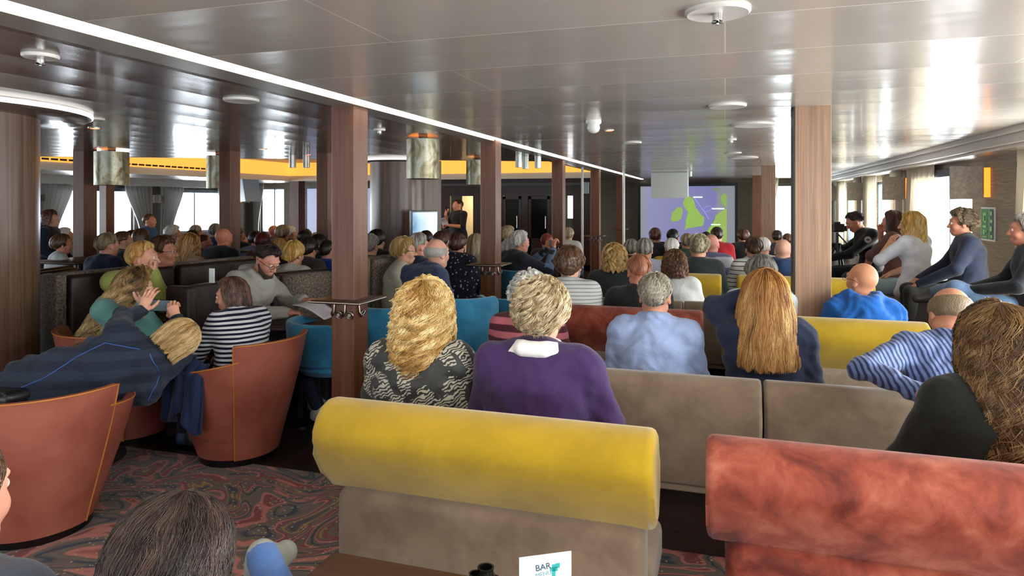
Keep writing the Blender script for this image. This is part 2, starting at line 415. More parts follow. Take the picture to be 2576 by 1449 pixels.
def strands(st, n, seed=0, rad=.0011, m=16):
    """hair grouped in locks that wave together"""
    r = np.random.RandomState(seed+11); S = hair_surface(st); cu = st.get('curl', 0.0); lg = st['len'] > 0
    per = st.get('per', 22); nl = max(1, n//per); n = nl*per; L = np.repeat(np.arange(nl), per)
    ph_l = r.rand(nl)*2*math.pi; t0_l = (r.rand(nl)**1.6*.6) if lg else r.rand(nl)**.9*.78
    ln_l = (.45+.55*r.rand(nl)) if lg else (.42-.2*cu+.2*r.rand(nl))
    w_l = st.get('wave', .004)*(.6+.8*r.rand(nl)); f_l = st.get('wf', 6)*(.75+.5*r.rand(nl)); p_l = r.rand(nl)*6.3; lean = (r.rand(nl)-.5)*.5*(.3+cu); lift = r.rand(nl)
    sp = st.get('spread', .011)
    t0 = np.clip(t0_l[L]+r.normal(0, .02, n), 0, .95); t1 = np.minimum(t0+ln_l[L]*(.85+.3*r.rand(n)), 1.0+.04*r.rand(n))
    tt = t0[:, None]+(t1-t0)[:, None]*np.linspace(0, 1, m)[None]; q = np.linspace(0, 1, m)[None]
    Lt = max(.16, st['len']+.12); arg = f_l[L][:, None]*tt*Lt*20+p_l[L][:, None]+r.normal(0, .25, n)[:, None]
    fade = np.clip(q*4, 0, 1); wv = w_l[L][:, None]*fade
    dx = r.normal(0, sp, n)[:, None]*(1-.55*q)
    ang = ph_l[L][:, None]+(dx+wv*np.sin(arg))/.1+lean[L][:, None]*q*.5
    P = S(ang, np.clip(tt, .001, 1))
    ctr = np.array((0, -.015, .0)); o = P-ctr; o[..., 2] *= .35; o /= np.linalg.norm(o, axis=-1, keepdims=True)+1e-9
    sft = (.0005+np.abs(r.normal(0, .0018, n)))[:, None]*st.get('loft', 1.0)+lift[L][:, None]*.004*st.get('loft', 1.0)*fade+wv*(.5+.5*np.cos(arg))*st.get('wo', .6)
    P = P+o*sft[..., None]
    P[..., 2] -= np.clip(tt-1, 0, 1)*.5
    rr = rad*(.7+.8*r.rand(n))[:, None]*np.sin(np.linspace(.25, math.pi-.05, m))[None]**.6
    T = np.gradient(P, axis=1); T /= np.linalg.norm(T, axis=-1, keepdims=True)+1e-9
    a = np.cross(T, o); a /= np.linalg.norm(a, axis=-1, keepdims=True)+1e-9; b = np.cross(T, a)
    ring = [P+(a*math.cos(w)+b*math.sin(w))*rr[..., None] for w in (0.5, 0.5+2*math.pi/3, 0.5+4*math.pi/3)]
    V = np.stack(ring, 2).reshape(-1, 3); i = np.arange(n)[:, None, None]*m*3; j = np.arange(m-1)[None, :, None]*3; k = np.arange(3)[None, None]; k2 = (k+1) % 3
    Q = np.stack([i+j+k, i+j+k2, i+j+3+k2, i+j+3+k], -1).reshape(-1, 4)
    base = np.clip(r.normal(.55, .2, nl)[L]+r.normal(0, .12, n), 0, 1)
    at = np.repeat(base, m*3).reshape(n, m*3); t3 = np.repeat(tt, 3, axis=1)
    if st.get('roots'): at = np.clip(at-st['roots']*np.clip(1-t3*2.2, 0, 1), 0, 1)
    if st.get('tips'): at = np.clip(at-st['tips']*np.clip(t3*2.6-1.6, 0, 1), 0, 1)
    return V, Q, at.ravel()
# ------------------------------------------------------------------ people
HST = {  # hair styles
 'short': dict(th=.012, len=0, side=88, back=122, hl=50, amp=.003),
 'crop': dict(th=.005, len=0, side=84, back=118, hl=48, amp=.0012),
 'full': dict(th=.022, len=0, side=104, back=130, hl=56, amp=.005, curl=.25),
 'curly': dict(th=.034, len=0, side=112, back=138, hl=60, amp=.008, curl=.95, wave=.012, wf=14, loft=1.8, wo=.8),
 'fringe': dict(th=.003, len=0, side=100, back=124, hl=1, amp=.0015),  # replaced for balding
 'bob': dict(th=.024, len=.1, flen=.09, hl=52, amp=.004, wid=1.08, fw=58),
 'bobwave': dict(th=.028, len=.12, flen=.1, hl=52, amp=.008, curl=.5, wid=1.1, fw=58, wave=.012, wf=7),
 'long': dict(th=.02, len=.3, flen=.22, hl=50, amp=.005, wid=1.12, wave=.006, wf=2),
 'longwave': dict(th=.028, len=.36, flen=.26, hl=50, amp=.009, curl=.3, wid=1.2, wave=.016, wf=4),
 'bun': dict(th=.01, len=0, side=92, back=126, hl=50, amp=.003),
}
HCOL = {'brown': ('#1e120c', '#4a3020', '#7a5638'), 'dark': ('#0c0908', '#241a15', '#453226'), 'black': ('#060506', '#15110f', '#2c2420'), 'grey': ('#5c554a', '#968f83', '#c9c3b8'),
        'white': ('#9c9a94', '#d5d1c8', '#f4f1ea'), 'blond': ('#66491f', '#ae8850', '#dcc38c'), 'ash': ('#574932', '#8f7c5c', '#c0ae8a'), 'tan': ('#7a4a34', '#a5694c', '#c98f70'), 'red': ('#3f1709', '#8a4420', '#c27a3e'),
        'ginger': ('#7a4f26', '#b4834a', '#dcb87c'), 'auburn': ('#24110c', '#4c2a20', '#74493a'), 'saltpep': ('#2f2c29', '#6f6a62', '#b0aaa0')}
BASE = dict(pel=(0, 0, .55), wai=(0, -.03, .74), che=(0, -.02, .93), nec=(0, 0, 1.07), hd=(0, .035, 1.19),
            shR=(.165, -.01, 1.015), shL=(-.165, -.01, 1.015), elR=(.235, .06, .78), elL=(-.235, .06, .78), wrR=(.13, .27, .655), wrL=(-.13, .27, .655),
            hiR=(.085, .03, .53), hiL=(-.085, .03, .53), knR=(.115, .46, .53), knL=(-.115, .46, .53), anR=(.12, .5, .1), anL=(-.12, .5, .1))
STAND = dict(pel=(0, 0, .95), wai=(0, .0, 1.1), che=(0, -.01, 1.29), nec=(0, -.01, 1.45), hd=(0, .02, 1.575),
            shR=(.175, -.01, 1.39), shL=(-.175, -.01, 1.39), elR=(.23, .02, 1.13), elL=(-.23, .02, 1.13), wrR=(.2, .2, 1.0), wrL=(-.2, .2, 1.0),
            hiR=(.09, 0, .92), hiL=(-.09, 0, .92), knR=(.1, .03, .5), knL=(-.1, .02, .5), anR=(.11, 0, .09), anL=(-.11, -.02, .09))
def joints(pose, stand=False):
    J = dict(STAND if stand else BASE); J.update(pose or {}); return {k: np.array(v, float) for k, v in J.items()}
def torso_prims(J, fat):
    w = Vector(J['shR']-J['shL']).normalized(); e = 1.5; f = 1+fat
    P = [cap(J['pel'], J['wai'], .115*f, .1*f, .05, e, w), cap(J['wai'], J['che'], .1*f, .113*(1+fat*.5), .05, e, w),
         cap(J['che'], J['che']+(J['nec']-J['che'])*.45, .11*(1+fat*.5), .088, .05, e, w),
         cap(J['shL'], J['shR'], .056+.01*fat, None, .05), cap(J['nec']-(J['nec']-J['che'])*.15, J['shL']*.75+J['nec']*.25, .05, .05, .05), cap(J['nec']-(J['nec']-J['che'])*.15, J['shR']*.75+J['nec']*.25, .05, .05, .05)]
    return P
def arm_prims(J, s, r=1.0, to=1.0):
    a, b, c = J['sh'+s], J['el'+s], J['wr'+s]; c2 = b+(c-b)*to
    return [cap(a, b, .056*r, .043*r, .03), cap(b, c2, .044*r, (.044+(.029-.044)*to)*r, .025)]
def leg_prims(J, s, r=1.0, fat=0.0):
    return [cap(J['hi'+s], J['kn'+s], .088*r*(1+fat*.6), .06*r, .04), cap(J['kn'+s], J['an'+s], .058*r, .038*r, .03)]
BODY = {}
def norm(v): return v/(np.linalg.norm(v)+1e-9)
def build_meshes(key, xtop, pose, stand, fem, fat, lvl, headrot, sleeve, hands, wr, seed, hood, collar, breasts, skirtlen):
    if key in BODY: return BODY[key]
    h = {0: .02, 1: .0125, 2: .0085}[lvl]; J = joints(pose, stand)
    # skin: one continuous body
    skin_p = []
    for p in torso_prims(J, fat):
        q = list(p); q[3] -= .014; q[4] -= .014; skin_p.append(tuple(q))
    for s in 'LR': skin_p += arm_prims(J, s, .92 if sleeve > .5 else 1.0)
    for s in 'LR': skin_p += leg_prims(J, s, .82)
    nk = .05 if fem else .058
    up = norm(J['nec']-J['che'])
    HR = Euler(headrot).to_matrix() if not isinstance(headrot, Matrix) else headrot
    base = J['hd']+np.array(HR@Vector((0, -.02, -.08)))
    skin_p.append(cap(J['nec']-up*.03, base, nk+.006, nk-.004, .03))
    for s in 'LR':
        skin_p.append(cap(J['an'+s], J['an'+s]+np.array((0, .09, -.05)), .034, .028, .02))
    V, Q = blob(skin_p, h)
    HM = Matrix.Translation(Vector(J['hd']))@HR.to_4x4()
    hv, hq = head_mesh({0: .0085, 1: .006, 2: .0045}[lvl], fem)
    parts = [(V, Q), (xf(hv, HM), hq)]
    for s, sg in (('L', -1), ('R', 1)):
        hp, dr, up_ = (hands or {}).get(s, ('relax', None, None))
        d = norm(J['wr'+s]-J['el'+s]) if dr is None else np.array(dr, float); z = np.array((0, 0, 1.0)) if up_ is None else np.array(up_, float)
        mv, mq = hand_mesh(hp, .0065 if lvl == 0 else .0045)
        if s == 'L': mv = mv*np.array((-1, 1, 1)); mq = mq[:, ::-1]
        if fem: mv = mv*.93
        parts.append((xf(mv+np.array((0, .012, 0)), frame(J['wr'+s], d, z)), mq))
    out = {}
    out['body'] = mesh_np('person_body', *joinm(parts))
    # top
    tp = torso_prims(J, fat)
    for s in 'LR': tp += arm_prims(J, s, 1.12, sleeve)
    if breasts:
        for s in (-1, 1): 
            w = norm(J['shR']-J['shL']); fwd = np.cross(norm(J['che']-J['wai']), w)
            tp.append(ell(J['che']+w*s*.075+fwd*.085, (.07, .06, .065), .05))
    if skirtlen: tp.append(cap(J['pel'], J['pel']+np.array((0, .05, -.04)), .13*(1+fat), .125, .05, 1.5))
    if hood:
        b = J['nec']-np.cross(norm(J['shR']-J['shL']), norm(J['che']-J['wai']))*0; bk = np.cross(norm(J['shR']-J['shL']), norm(J['nec']-J['che'])); bk = bk if bk[1] < 0 or True else -bk
        fwd = np.cross(norm(J['nec']-J['che']), norm(J['shR']-J['shL'])); back = -fwd
        w = norm(J['shR']-J['shL'])
        tp += [cap(J['nec']-w*.09+back*.02+up*.02, J['nec']+back*.1-w*.03-up*.02, .034, .045, .03), cap(J['nec']+w*.09+back*.02+up*.02, J['nec']+back*.1+w*.03-up*.02, .034, .045, .03), ell(J['nec']+back*.09-up*.07, (.09, .05, .08), .04)]
    if collar:
        n = 10; fwd = np.cross(norm(J['nec']-J['che']), norm(J['shR']-J['shL'])); w = norm(J['shR']-J['shL'])
        if fwd[1] < 0 and not pose: fwd = -fwd
        pts = [J['nec']+up*.012+w*math.cos(2*math.pi*i/n)*.062+fwd*math.sin(2*math.pi*i/n)*.06 for i in range(n)]
        for i in range(n): tp.append(cap(pts[i], pts[(i+1) % n], .02, .02, .015))
    if xtop: tp += list(xtop)+[cap(J['hd']+np.array(HR@Vector((0, -.03, -.14))), J['hd']+np.array(HR@Vector((0, -.035, -.18))), .062, .066, .03)]
    mg = .012 if lvl else .014
    TV, TQ = blob(tp, h, off=mg-.004, wr=wr*(1.0 if lvl else .6), seed=seed)
    out['top'] = mesh_np('top', TV, TQ)
    lp = [cap(J['pel'], J['pel']+np.array((0, .01, -.02)), .118*(1+fat), None, .05, 1.45)]
    for s in 'LR': lp += leg_prims(J, s, 1.06, fat)
    LV, LQ = blob(lp, max(h, .0125), off=.008, wr=.003, seed=seed+1); out['trousers'] = mesh_np('trousers', LV, LQ)
    sp = []
    for s in 'LR':
        a = J['an'+s]; fd = norm(np.array(((a-J['kn'+s])[0]*.0+(.15 if s == 'R' else -.15), 1.0, 0)))
        sp.append([cap(a+np.array((0, -.02, -.045)), a+fd*.13+np.array((0, 0, -.058)), .042, .036, .03), cap(a+np.array((0, 0, .0)), a+fd*.06+np.array((0, 0, -.03)), .045, .03, .03),
                   ])
    out['shoes'] = []
    for q in sp:
        SV, SQ = blob(q, .009, off=.004); SV[:, 2] = np.maximum(SV[:, 2], J['anL'][2]-.1); out['shoes'].append(mesh_np('shoe', SV, SQ))
    out['J'] = J; out['HM'] = HM
    BODY[key] = out; return out
HM_CACHE = {}
PEOPLE = []
def person(px, ytop, D, label, face=0, s=None, top='#333a48', hair='short', hc='brown', sk='#d3a084', trs='#22262e', shoe='#2a2522', fem=False, fat=0.0, lvl=0,
           pose=None, stand=False, head=(0, 0, 0), sleeve=1.0, hands=None, wr=.003, hood=False, collar=False, glasses=False, group=None, lift=0.0, loc=None,
           hst=None, xtop=None, nstr=0, srad=.0011, key=None, topm=None, seat=None, name='person', extra=None, breasts=None, skirt=True, bald=None, seed=None, xoff=0.0):
    seed = len(PEOPLE) if seed is None else seed
    hr = (math.radians(head[1]), math.radians(head[2]), math.radians(head[0]))
    if breasts is None: breasts = fem
    if key is None and pose is None and lvl == 0: key = ('std', fem, round(fat, 1), stand, tuple(head), sleeve, hood, collar, bool(hands))
    if key is None: key = ('u', len(PEOPLE))
    M = build_meshes(key, xtop, pose, stand, fem, fat, lvl, hr, sleeve, hands, wr, seed, hood, collar, breasts, skirt)
    hd = M['J']['hd']; ztop0 = hd[2]+.125
    if loc is None:
        zt = zp(ytop, D)-lift
        if s is None: s = zt/ztop0
        a = math.radians(face); hx, hy = hd[0]*s, hd[1]*s
        p = W(px, D); loc = (p.x-(hx*math.cos(a)-hy*math.sin(a)), p.y-(hx*math.sin(a)+hy*math.cos(a)), lift)
    elif s is None: s = 1.0
    body = obj(name, M['body'], skin(sk)); body.location = loc; body.rotation_euler = (0, 0, math.radians(face)); body.scale = (s, s, s)
    tag(body, label, 'person', group)
    tm = topm if topm is not None else cloth(top)
    obj('top', M['top'], tm, body)
    obj('trousers', M['trousers'], cloth(trs, .85, .2), body)
    for q in M['shoes']: obj('shoe', q, plain('shoe_'+shoe, shoe, .5), body)
    # hair
    if hair:
        st = dict(HST[hair] if hst is None else hst)
        hk = (hair if hst is None else ('u', len(PEOPLE)), lvl, seed % 3)
        if hk not in HM_CACHE:
            VV, Qs, at = hair_mesh(st, lvl, seed)
            if hair == 'bun':
                bv, bq = blob([ell((0, -.125, .0), (.038, .032, .036), .02)], .005); n = len(VV)
                VV = np.concatenate([VV, bv]); Qs = [np.concatenate([Qs[0], bq+n]), Qs[1]]; at = np.concatenate([at, .3+.4*rng.rand(len(bv))])
            ns = nstr or {0: 0, 1: 700, 2: 1500}[lvl]
            if ns:
                SV, SQ, sa = strands(st, ns, seed, srad); n = len(VV)
                VV = np.concatenate([VV, SV]); Qs = [np.concatenate([Qs[0], SQ+n]), Qs[1]]; at = np.concatenate([at, sa])
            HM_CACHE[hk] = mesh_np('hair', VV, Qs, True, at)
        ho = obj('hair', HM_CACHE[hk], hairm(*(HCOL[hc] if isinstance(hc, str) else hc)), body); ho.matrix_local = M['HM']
    if bald:   # ring of hair round a bald crown
        bk = ('bald', lvl, bald.get('lo', 60))
        if bk not in HM_CACHE:
            nu, nv = (60, 14) if lvl == 0 else (160, 40); lo_, hi_ = bald.get('lo', 60), bald.get('hi', 118)
            
            ph = np.linspace(math.radians(62), math.radians(298), nu)[:, None]*np.ones((1, nv)); a = np.abs(ph-math.pi)/math.pi
            th = np.radians(lo_+(hi_-lo_)*np.linspace(0, 1, nv)[None]*(1-.25*a)+10*a)
            r_ = (.006 if lvl == 0 else .010)*np.sin(np.linspace(0.05, math.pi-.05, nv))[None]**.5+.0007*np.sin(ph*31+3*np.sin(th*14))*np.sin(th*19+2*np.sin(ph*13))+.001*np.sin(ph*37-th*90)
            Vb = np.stack([np.sin(ph)*np.sin(th)*(.078+r_), np.cos(ph)*np.sin(th)*(.096+r_)-.014, np.cos(th)*(.092+r_)+.027], -1)
            Vi = np.stack([np.sin(ph)*np.sin(th)*.072, np.cos(ph)*np.sin(th)*.09-.014, np.cos(th)*.086+.027], -1)
            i = np.arange(nu-1)[:, None]; j = np.arange(nv-1)[None]; Q1 = np.stack([i*nv+j, (i+1)*nv+j, (i+1)*nv+j+1, i*nv+j+1], -1).reshape(-1, 4); n0 = nu*nv
            VV = np.concatenate([Vb.reshape(-1, 3), Vi.reshape(-1, 3)]); Q = [np.concatenate([Q1, Q1[:, ::-1]+n0])]
            aa = np.clip(.45+.12*np.sin(ph*53+4*np.sin(th*11))+.18*np.sin(ph*147-th*9), 0, 1).ravel(); at = np.concatenate([aa, aa*.5])
            HM_CACHE[bk] = mesh_np('hair', VV, Q, True, at)
        ho = obj('hair', HM_CACHE[bk], hairm(*(HCOL[hc] if isinstance(hc, str) else hc)), body); ho.matrix_local = M['HM']
    if lvl >= 1 or glasses:
        ek = 'eye'
        if ek not in HM_CACHE:
            m = MB(); m.lathe([(0, .0127), (.004, .0121), (.0085, .0095), (.0115, .0055), (.0127, 0), (.0115, -.0055), (0, -.0127)], seg=20); m.bm.to_mesh(me := bpy.data.meshes.new('eye')); me.polygons.foreach_set('use_smooth', [True]*len(me.polygons))
            n = N('eye_white_and_iris'); z = n.n('ShaderNodeSeparateXYZ', {0: n.coord()}).outputs[2]; n.set(col=n.ramp(n.math('MULTIPLY', z, 78.0), [(.84, C('#e4ddd6')), (.88, C('#4b3a2a')), (.955, C('#4b3a2a')), (.965, C('#050505'))]), rough=.15); me.materials.append(n.m); HM_CACHE[ek] = me
        for sx in (-1, 1):
            eo = obj('eye', HM_CACHE[ek], None, body); eo.matrix_local = M['HM']@Matrix.Translation((sx*.031, .0805, .009))@Euler((-math.pi/2, 0, 0)).to_matrix().to_4x4()
    if glasses:
        if 'glasses' not in HM_CACHE:
            m = MB()
            for sx in (-1, 1):
                m.tube([(sx*.032+.024*math.cos(a), .104, .008+.017*math.sin(a)) for a in np.linspace(0, 2*math.pi, 17)], .0016, 6)
                m.tube([(sx*.056, .102, .012), (sx*.079, .06, .012), (sx*.084, -.02, .01), (sx*.08, -.04, -.005)], .0016, 6)
            m.tube([(-.008, .104, .01), (0, .107, .013), (.008, .104, .01)], .0016, 6); m.bm.to_mesh(me := bpy.data.meshes.new('glasses')); HM_CACHE['glasses'] = me
        go = obj('glasses', HM_CACHE['glasses'], plain('spectacle_frame', '#1c1614', .3), body); go.matrix_local = M['HM']
    PEOPLE.append(dict(o=body, px=px, D=D, s=s, label=label, seat=seat, face=face, loc=loc, M=M))
    return body, M
# ------------------------------------------------------------------ the setting
def carpet_mat():
    n = N('swirl_carpet'); v = n.coord()
    d1 = n.n('ShaderNodeTexNoise', {'Vector': v, 'Scale': 1.5, 'Detail': 1.0, 'Distortion': .4}); 
    w = n.n('ShaderNodeVectorMath', {0: d1.outputs['Color'], 1: (.5, .5, .5)}, operation='SUBTRACT').outputs[0]
    w = n.n('ShaderNodeVectorMath', {0: w, 'Scale': 1.5}, operation='SCALE').outputs[0]
    vv = n.n('ShaderNodeVectorMath', {0: v, 1: w}, operation='ADD').outputs[0]
    st = n.n('ShaderNodeMapping', {'Vector': vv, 'Scale': (.75, 1.7, 1), 'Rotation': (0, 0, .5)}).outputs[0]
    f = n.n('ShaderNodeTexNoise', {'Vector': st, 'Scale': .95, 'Detail': 1.5, 'Distortion': 2.4}).outputs['Fac']
    br, b2, mr, sa, nv, mu = C('#5f5246'), C('#6a5a4c'), C('#7f302c'), C('#b66d60'), C('#202c40'), C('#a27632')
    base = n.ramp(f, [(.0, br), (.30, br), (.315, mr), (.35, mr), (.36, sa), (.385, sa), (.395, b2), (.44, br), (.45, nv), (.468, nv), (.478, br), (.50, b2), (.53, br), (.54, sa), (.56, sa), (.57, mr), (.598, mr), (.608, b2), (.65, br), (.658, mu), (.672, mu), (.68, br), (.74, nv), (1, br)])
    dots = n.n('ShaderNodeTexVoronoi', {'Vector': v, 'Scale': 34.0}).outputs['Distance']
    dm = n.math('MULTIPLY', n.math('LESS_THAN', dots, .2), n.math('GREATER_THAN', n.noise(v, 3.5, 1), .46))
    col = n.mix(dm, base, C('#b9a186')); pile = n.noise(v, 260, 2)
    n.set(col=col, rough=.95, spec=.1, sheen=.2, normal=n.bump(pile, .5, .006)); return n.m
m_carpet = carpet_mat()
m_darkfloor = woodm('#1c120e', '#3a2620', 'y', .6, .35)
MB().box(XL-.5, XR+.5, YB-.5, YF+.5, -.06, 0).build('floor', m_darkfloor, kind='structure')
MB().box(-4.6, XR, YB, 3.55, 0, .008).build('floor_carpet', m_carpet, kind='structure')
MB().box(-4.6, XR, 3.55, 3.6, 0, .01).build('trim_1', metalm('#7a6a58', .4), kind='structure')
def ceil_mat(name, c0, c1, axis, pw, rough, metal, joint):
    n = N(name); v = n.coord(kind='Object')
    sp = n.n('ShaderNodeSeparateXYZ', {0: v}); a = sp.outputs[1 if axis == 'x' else 0]; b = sp.outputs[0 if axis == 'x' else 1]
    row = n.math('DIVIDE', a, pw); fr = n.math('FRACT', row); fl = n.math('FLOOR', row)
    cc = n.math('ABSOLUTE', n.math('SUBTRACT', fr, .5))
    seam = n.math('GREATER_THAN', cc, .5-.004/pw)
    bb = n.math('DIVIDE', n.math('ADD', b, n.math('MULTIPLY', n.math('MODULO', fl, 2.0), joint*.5)), joint); j = n.math('GREATER_THAN', n.math('ABSOLUTE', n.math('SUBTRACT', n.math('FRACT', bb), .5)), .5-.0025/joint)
    edge = n.math('MAXIMUM', seam, j)
    bowl = n.math('MULTIPLY', n.math('POWER', n.math('MULTIPLY', cc, 2.0), 4.0), 1.0)
    wob = n.noise(n.coord((.5, 2.2, 1) if axis == 'x' else (2.2, .5, 1)), 1.6, 2)
    fac = n.noise(v, .7, 1)
    col = n.mix(edge, n.ramp(fac, [(.3, C(c0)), (.7, C(c1))]), mul(C(c1), 1.5))
    h = n.math('ADD', n.math('MULTIPLY', n.math('MULTIPLY', cc, cc), 1.6), n.math('MULTIPLY', wob, .6))
    n.set(col=col, rough=rough, metal=metal, coat=.25, normal=n.bump(h, .6, .02)); n.b.inputs['Coat Roughness'].default_value = .08
    return n.m
m_ceil = ceil_mat('painted_steel_ceiling', '#c6bfb4', '#d2cbc0', 'x', .6, .25, .25, 2.5)
m_ceil2 = ceil_mat('dark_painted_steel_ceiling', '#75665c', '#85756a', 'y', .42, .26, .45, 3.0)
COV = (-10.0, -2.62, 9.8, 13.9)   # raised cove x0,x1,y0,y1
MB().box(-2.14, XR+.3, YB-.3, YF+.3, HC, HC+.08).build('ceiling', m_ceil, kind='structure')
b = MB(); x0, x1, y0, y1 = COV; ya, yb = 6.5, 10.2
b.prism([(XL-.3, YB-.3), (-2.42, YB-.3), (-2.42, yb), (x1, yb), (x0, ya), (XL-.3, ya)], HC, HC+.08, 'z')
b.box(XL-.3, x0, ya, YF+.3, HC, HC+.08); b.box(x1, -2.42, yb, YF+.3, HC, HC+.08); b.box(x0, x1, y1, YF+.3, HC, HC+.08)
b.build('ceiling_port', m_ceil2, kind='structure')
m_cove = plain('cove_paint', '#d8c9a6', .7)
MB().box(x0-.1, x1+.1, ya-.1, y1+.1, HC+.42, HC+.48).build('ceiling_cove', m_cove, kind='structure')
b = MB(); b.box(x0-.05, x0, ya-.05, y1+.05, HC, HC+.44); b.box(x1, x1+.05, yb-.05, y1+.05, HC, HC+.44); b.box(x0-.05, x1+.05, y1, y1+.05, HC, HC+.44)
b.prism([(x0, ya-.05), (x1, yb-.05), (x1, yb), (x0, ya)], HC, HC+.44, 'z'); b.build('trim_2', m_cove, kind='structure')
b = MB(); b.box(x0-.06, x0, ya, y1+.06, HC-.13, HC+.02); b.box(x0-.06, x1+.02, y1, y1+.06, HC-.13, HC+.02)
b.build('trim_3', plain('fascia_white', '#c9c6bd', .4), kind='structure')
def glow(name, hexc, st):
    n = N(name); n.set(col=C(hexc), rough=.6, emis=C(hexc), es=st); return n.m
m_warm = glow('painted_cove_glow', '#ffb04a', .8)  # light of a hidden LED strip put into the cove walls as glow
b = MB(); b.box(x0+.002, x0+.02, ya, y1, HC-.005, HC+.3); b.box(x0, x1, y1-.02, y1-.002, HC-.005, HC+.3)
lp = b.build('cove_wall_glow', m_warm, label='warm glowing panel painting hidden strip light on the raised cove wall', cat='light')
b = MB()
for k in range(34):
    yy = ya+.3+k*.15
    if yy < y1-.1: b.box(x0+.018, x0+.034, yy, yy+.11, HC+.02, HC+.05)
b.build('air_slots', plain('black_slot', '#0a0806', .6), lp)
area('cove_warm_light', ((x0+x1)/2, 11.2, HC+.12), (math.pi, 0, 0), x1-x0-1.5, 3.5, 60, (1, .66, .3))
# band with the long light line, and the light line itself
MB().box(-2.42, -2.24, YB, YF, HC-.012, HC+.08).build('trim_4', plain('beige_band', '#9d978c', .35, .3), kind='structure')
MB().box(-2.24, -2.14, YB, YF, HC+.03, HC+.08).build('trim_5', plain('slot_white', '#e8e4da', .5), kind='structure')
MB().box(-2.225, -2.195, YB+.1, YF-.1, HC+.002, HC+.03).build('light_line', glow('led_line', '#fffaf0', 4.0), label='long white light line running down the ceiling', cat='light')
# starboard soffit trim
b = MB(); b.box(XR-.28, XR+.05, YB, YF, HC-.16, HC+.01); b.build('trim_6', m_ceil, kind='structure')
b = MB(); b.box(XR-.33, XR-.28, YB, YF, HC-.13, HC-.02, .01); b.box(XR-.38, XR-.33, YB, YF, HC-.05, HC+.005, .01); b.build('trim_7', plain('fascia_white', '#c9c6bd', .4), kind='structure')
b = MB(); b.box(XL-.05, XL+.5, YB, YF, HC-.17, HC+.01); b.build('trim_8', m_ceil2, kind='structure')
MB().box(XL+.5, XL+.54, YB, YF, HC-.2, HC).build('trim_9', plain('fascia_white', '#c9c6bd', .4), kind='structure')
# walls with window openings
def wallpaper(name, c0, c1):
    n = N(name); v = n.coord((1, 1, 1)); z = n.n('ShaderNodeSeparateXYZ', {0: v}).outputs[2]
    w = n.n('ShaderNodeTexNoise', {'Vector': n.coord((2, 2, 45)), 'Scale': 2.0, 'Detail': 3}).outputs['Fac']
    n.set(col=n.ramp(w, [(.3, C(c0)), (.7, C(c1))]), rough=.75, normal=n.bump(w, .25, .006)); return n.m
m_wallR = wallpaper('grasscloth', '#80776a', '#a0967f'); m_wallL = wallpaper('grey_panel', '#5e564d', '#736a60'); m_wallF = wallpaper('olive_panel', '#5a5140', '#6d6350')
def wall(name, wins, x0, x1, ymin, ymax, m, z0=WZ0, z1=WZ1, swap=False):
    b = MB()
    def bx(p0, p1, c0, c1, za, zb):
        if swap: b.box(c0, c1, p0, p1, za, zb)
        else: b.box(p0, p1, c0, c1, za, zb)
    ws = sorted(wins); cur = ymin
    for y, w in ws:
        bx(x0, x1, cur, y-w/2, z0, z1); cur = y+w/2
    bx(x0, x1, cur, ymax, z0, z1); bx(x0, x1, ymin, ymax, 0, z0); bx(x0, x1, ymin, ymax, z1, HC+.1)
    return b.build(name, m, kind='structure')
wall('wall_right', WIN_R, XR, XR+.16, YB-.1, YF+.1, m_wallR); wall('wall_left', WIN_L, XL-.16, XL, YB-.1, YF+.1, m_wallL)
FW = [(-14.65, .95), (1.65, .8)]
wall('wall_front', FW, YF, YF+.16, XL-.1, XR+.1, m_wallF, .6, 2.12, True)
wall('wall_back', [(-10.5, 2.9), (-6.5, 2.9), (-2.6, 2.9), (1.0, 2.9)], YB-.16, YB, XL-.1, XR+.1, m_wallR, .55, 2.1, True)
m_frame = plain('window_frame_grey', '#4d545a', .4, .4)
def clear_glass(name, tint, refl, rg=.03):
    n = N(name); t = n.n('ShaderNodeBsdfTransparent', {'Color': tint}); g = n.n('ShaderNodeBsdfGlossy', {'Roughness': rg}); mx = n.n('ShaderNodeMixShader', {0: refl}); o = n.t.nodes['Material Output']
    n.t.links.new(t.outputs[0], mx.inputs[1]); n.t.links.new(g.outputs[0], mx.inputs[2]); n.t.links.new(mx.outputs[0], o.inputs[0]); n.t.nodes.remove(n.b); return n.m
m_glass = clear_glass('window_glass', (.95, .98, 1, 1), .05)
wn = [0]
def window(x, y0, y1, z0, z1, mull, along='y', sgn=1):
    wn[0] += 1; b = MB(); t = .045
    def bx(p0, p1, za, zb, e=0):
        if along == 'y': b.box(x-.03-e, x+.03+e, p0, p1, za, zb)
        else: b.box(p0, p1, x-.03-e, x+.03+e, za, zb)
    bx(y0, y1, z0, z0+t); bx(y0, y1, z1-t, z1); bx(y0, y0+t, z0, z1); bx(y1-t, y1, z0, z1)
    for q in mull: bx(q-.02, q+.02, z0, z1)
    f = b.build('window_%d' % wn[0], m_frame, kind='structure')
    b = MB(); g0 = 'glass'
    if along == 'y': b.box(x-.004, x+.004, y0+.02, y1-.02, z0+.02, z1-.02)
    else: b.box(y0+.02, y1-.02, x-.004, x+.004, z0+.02, z1-.02)
    b.build('glass', m_glass, f)
for y, w in WIN_R: window(XR+.1, y-w/2, y+w/2, WZ0, WZ1, [y])
for y, w in WIN_L: window(XL-.1, y-w/2, y+w/2, WZ0, WZ1, [y-.05])
window(YF+.1, -14.65-.475, -14.65+.475, .6, 2.12, [-14.6], 'x'); window(YF+.1, 1.25, 2.05, .6, 2.12, [1.86], 'x')
for x in (-10.5, -6.5, -2.6, 1.0): window(YB-.1, x-1.45, x+1.45, .55, 2.1, [x], 'x')
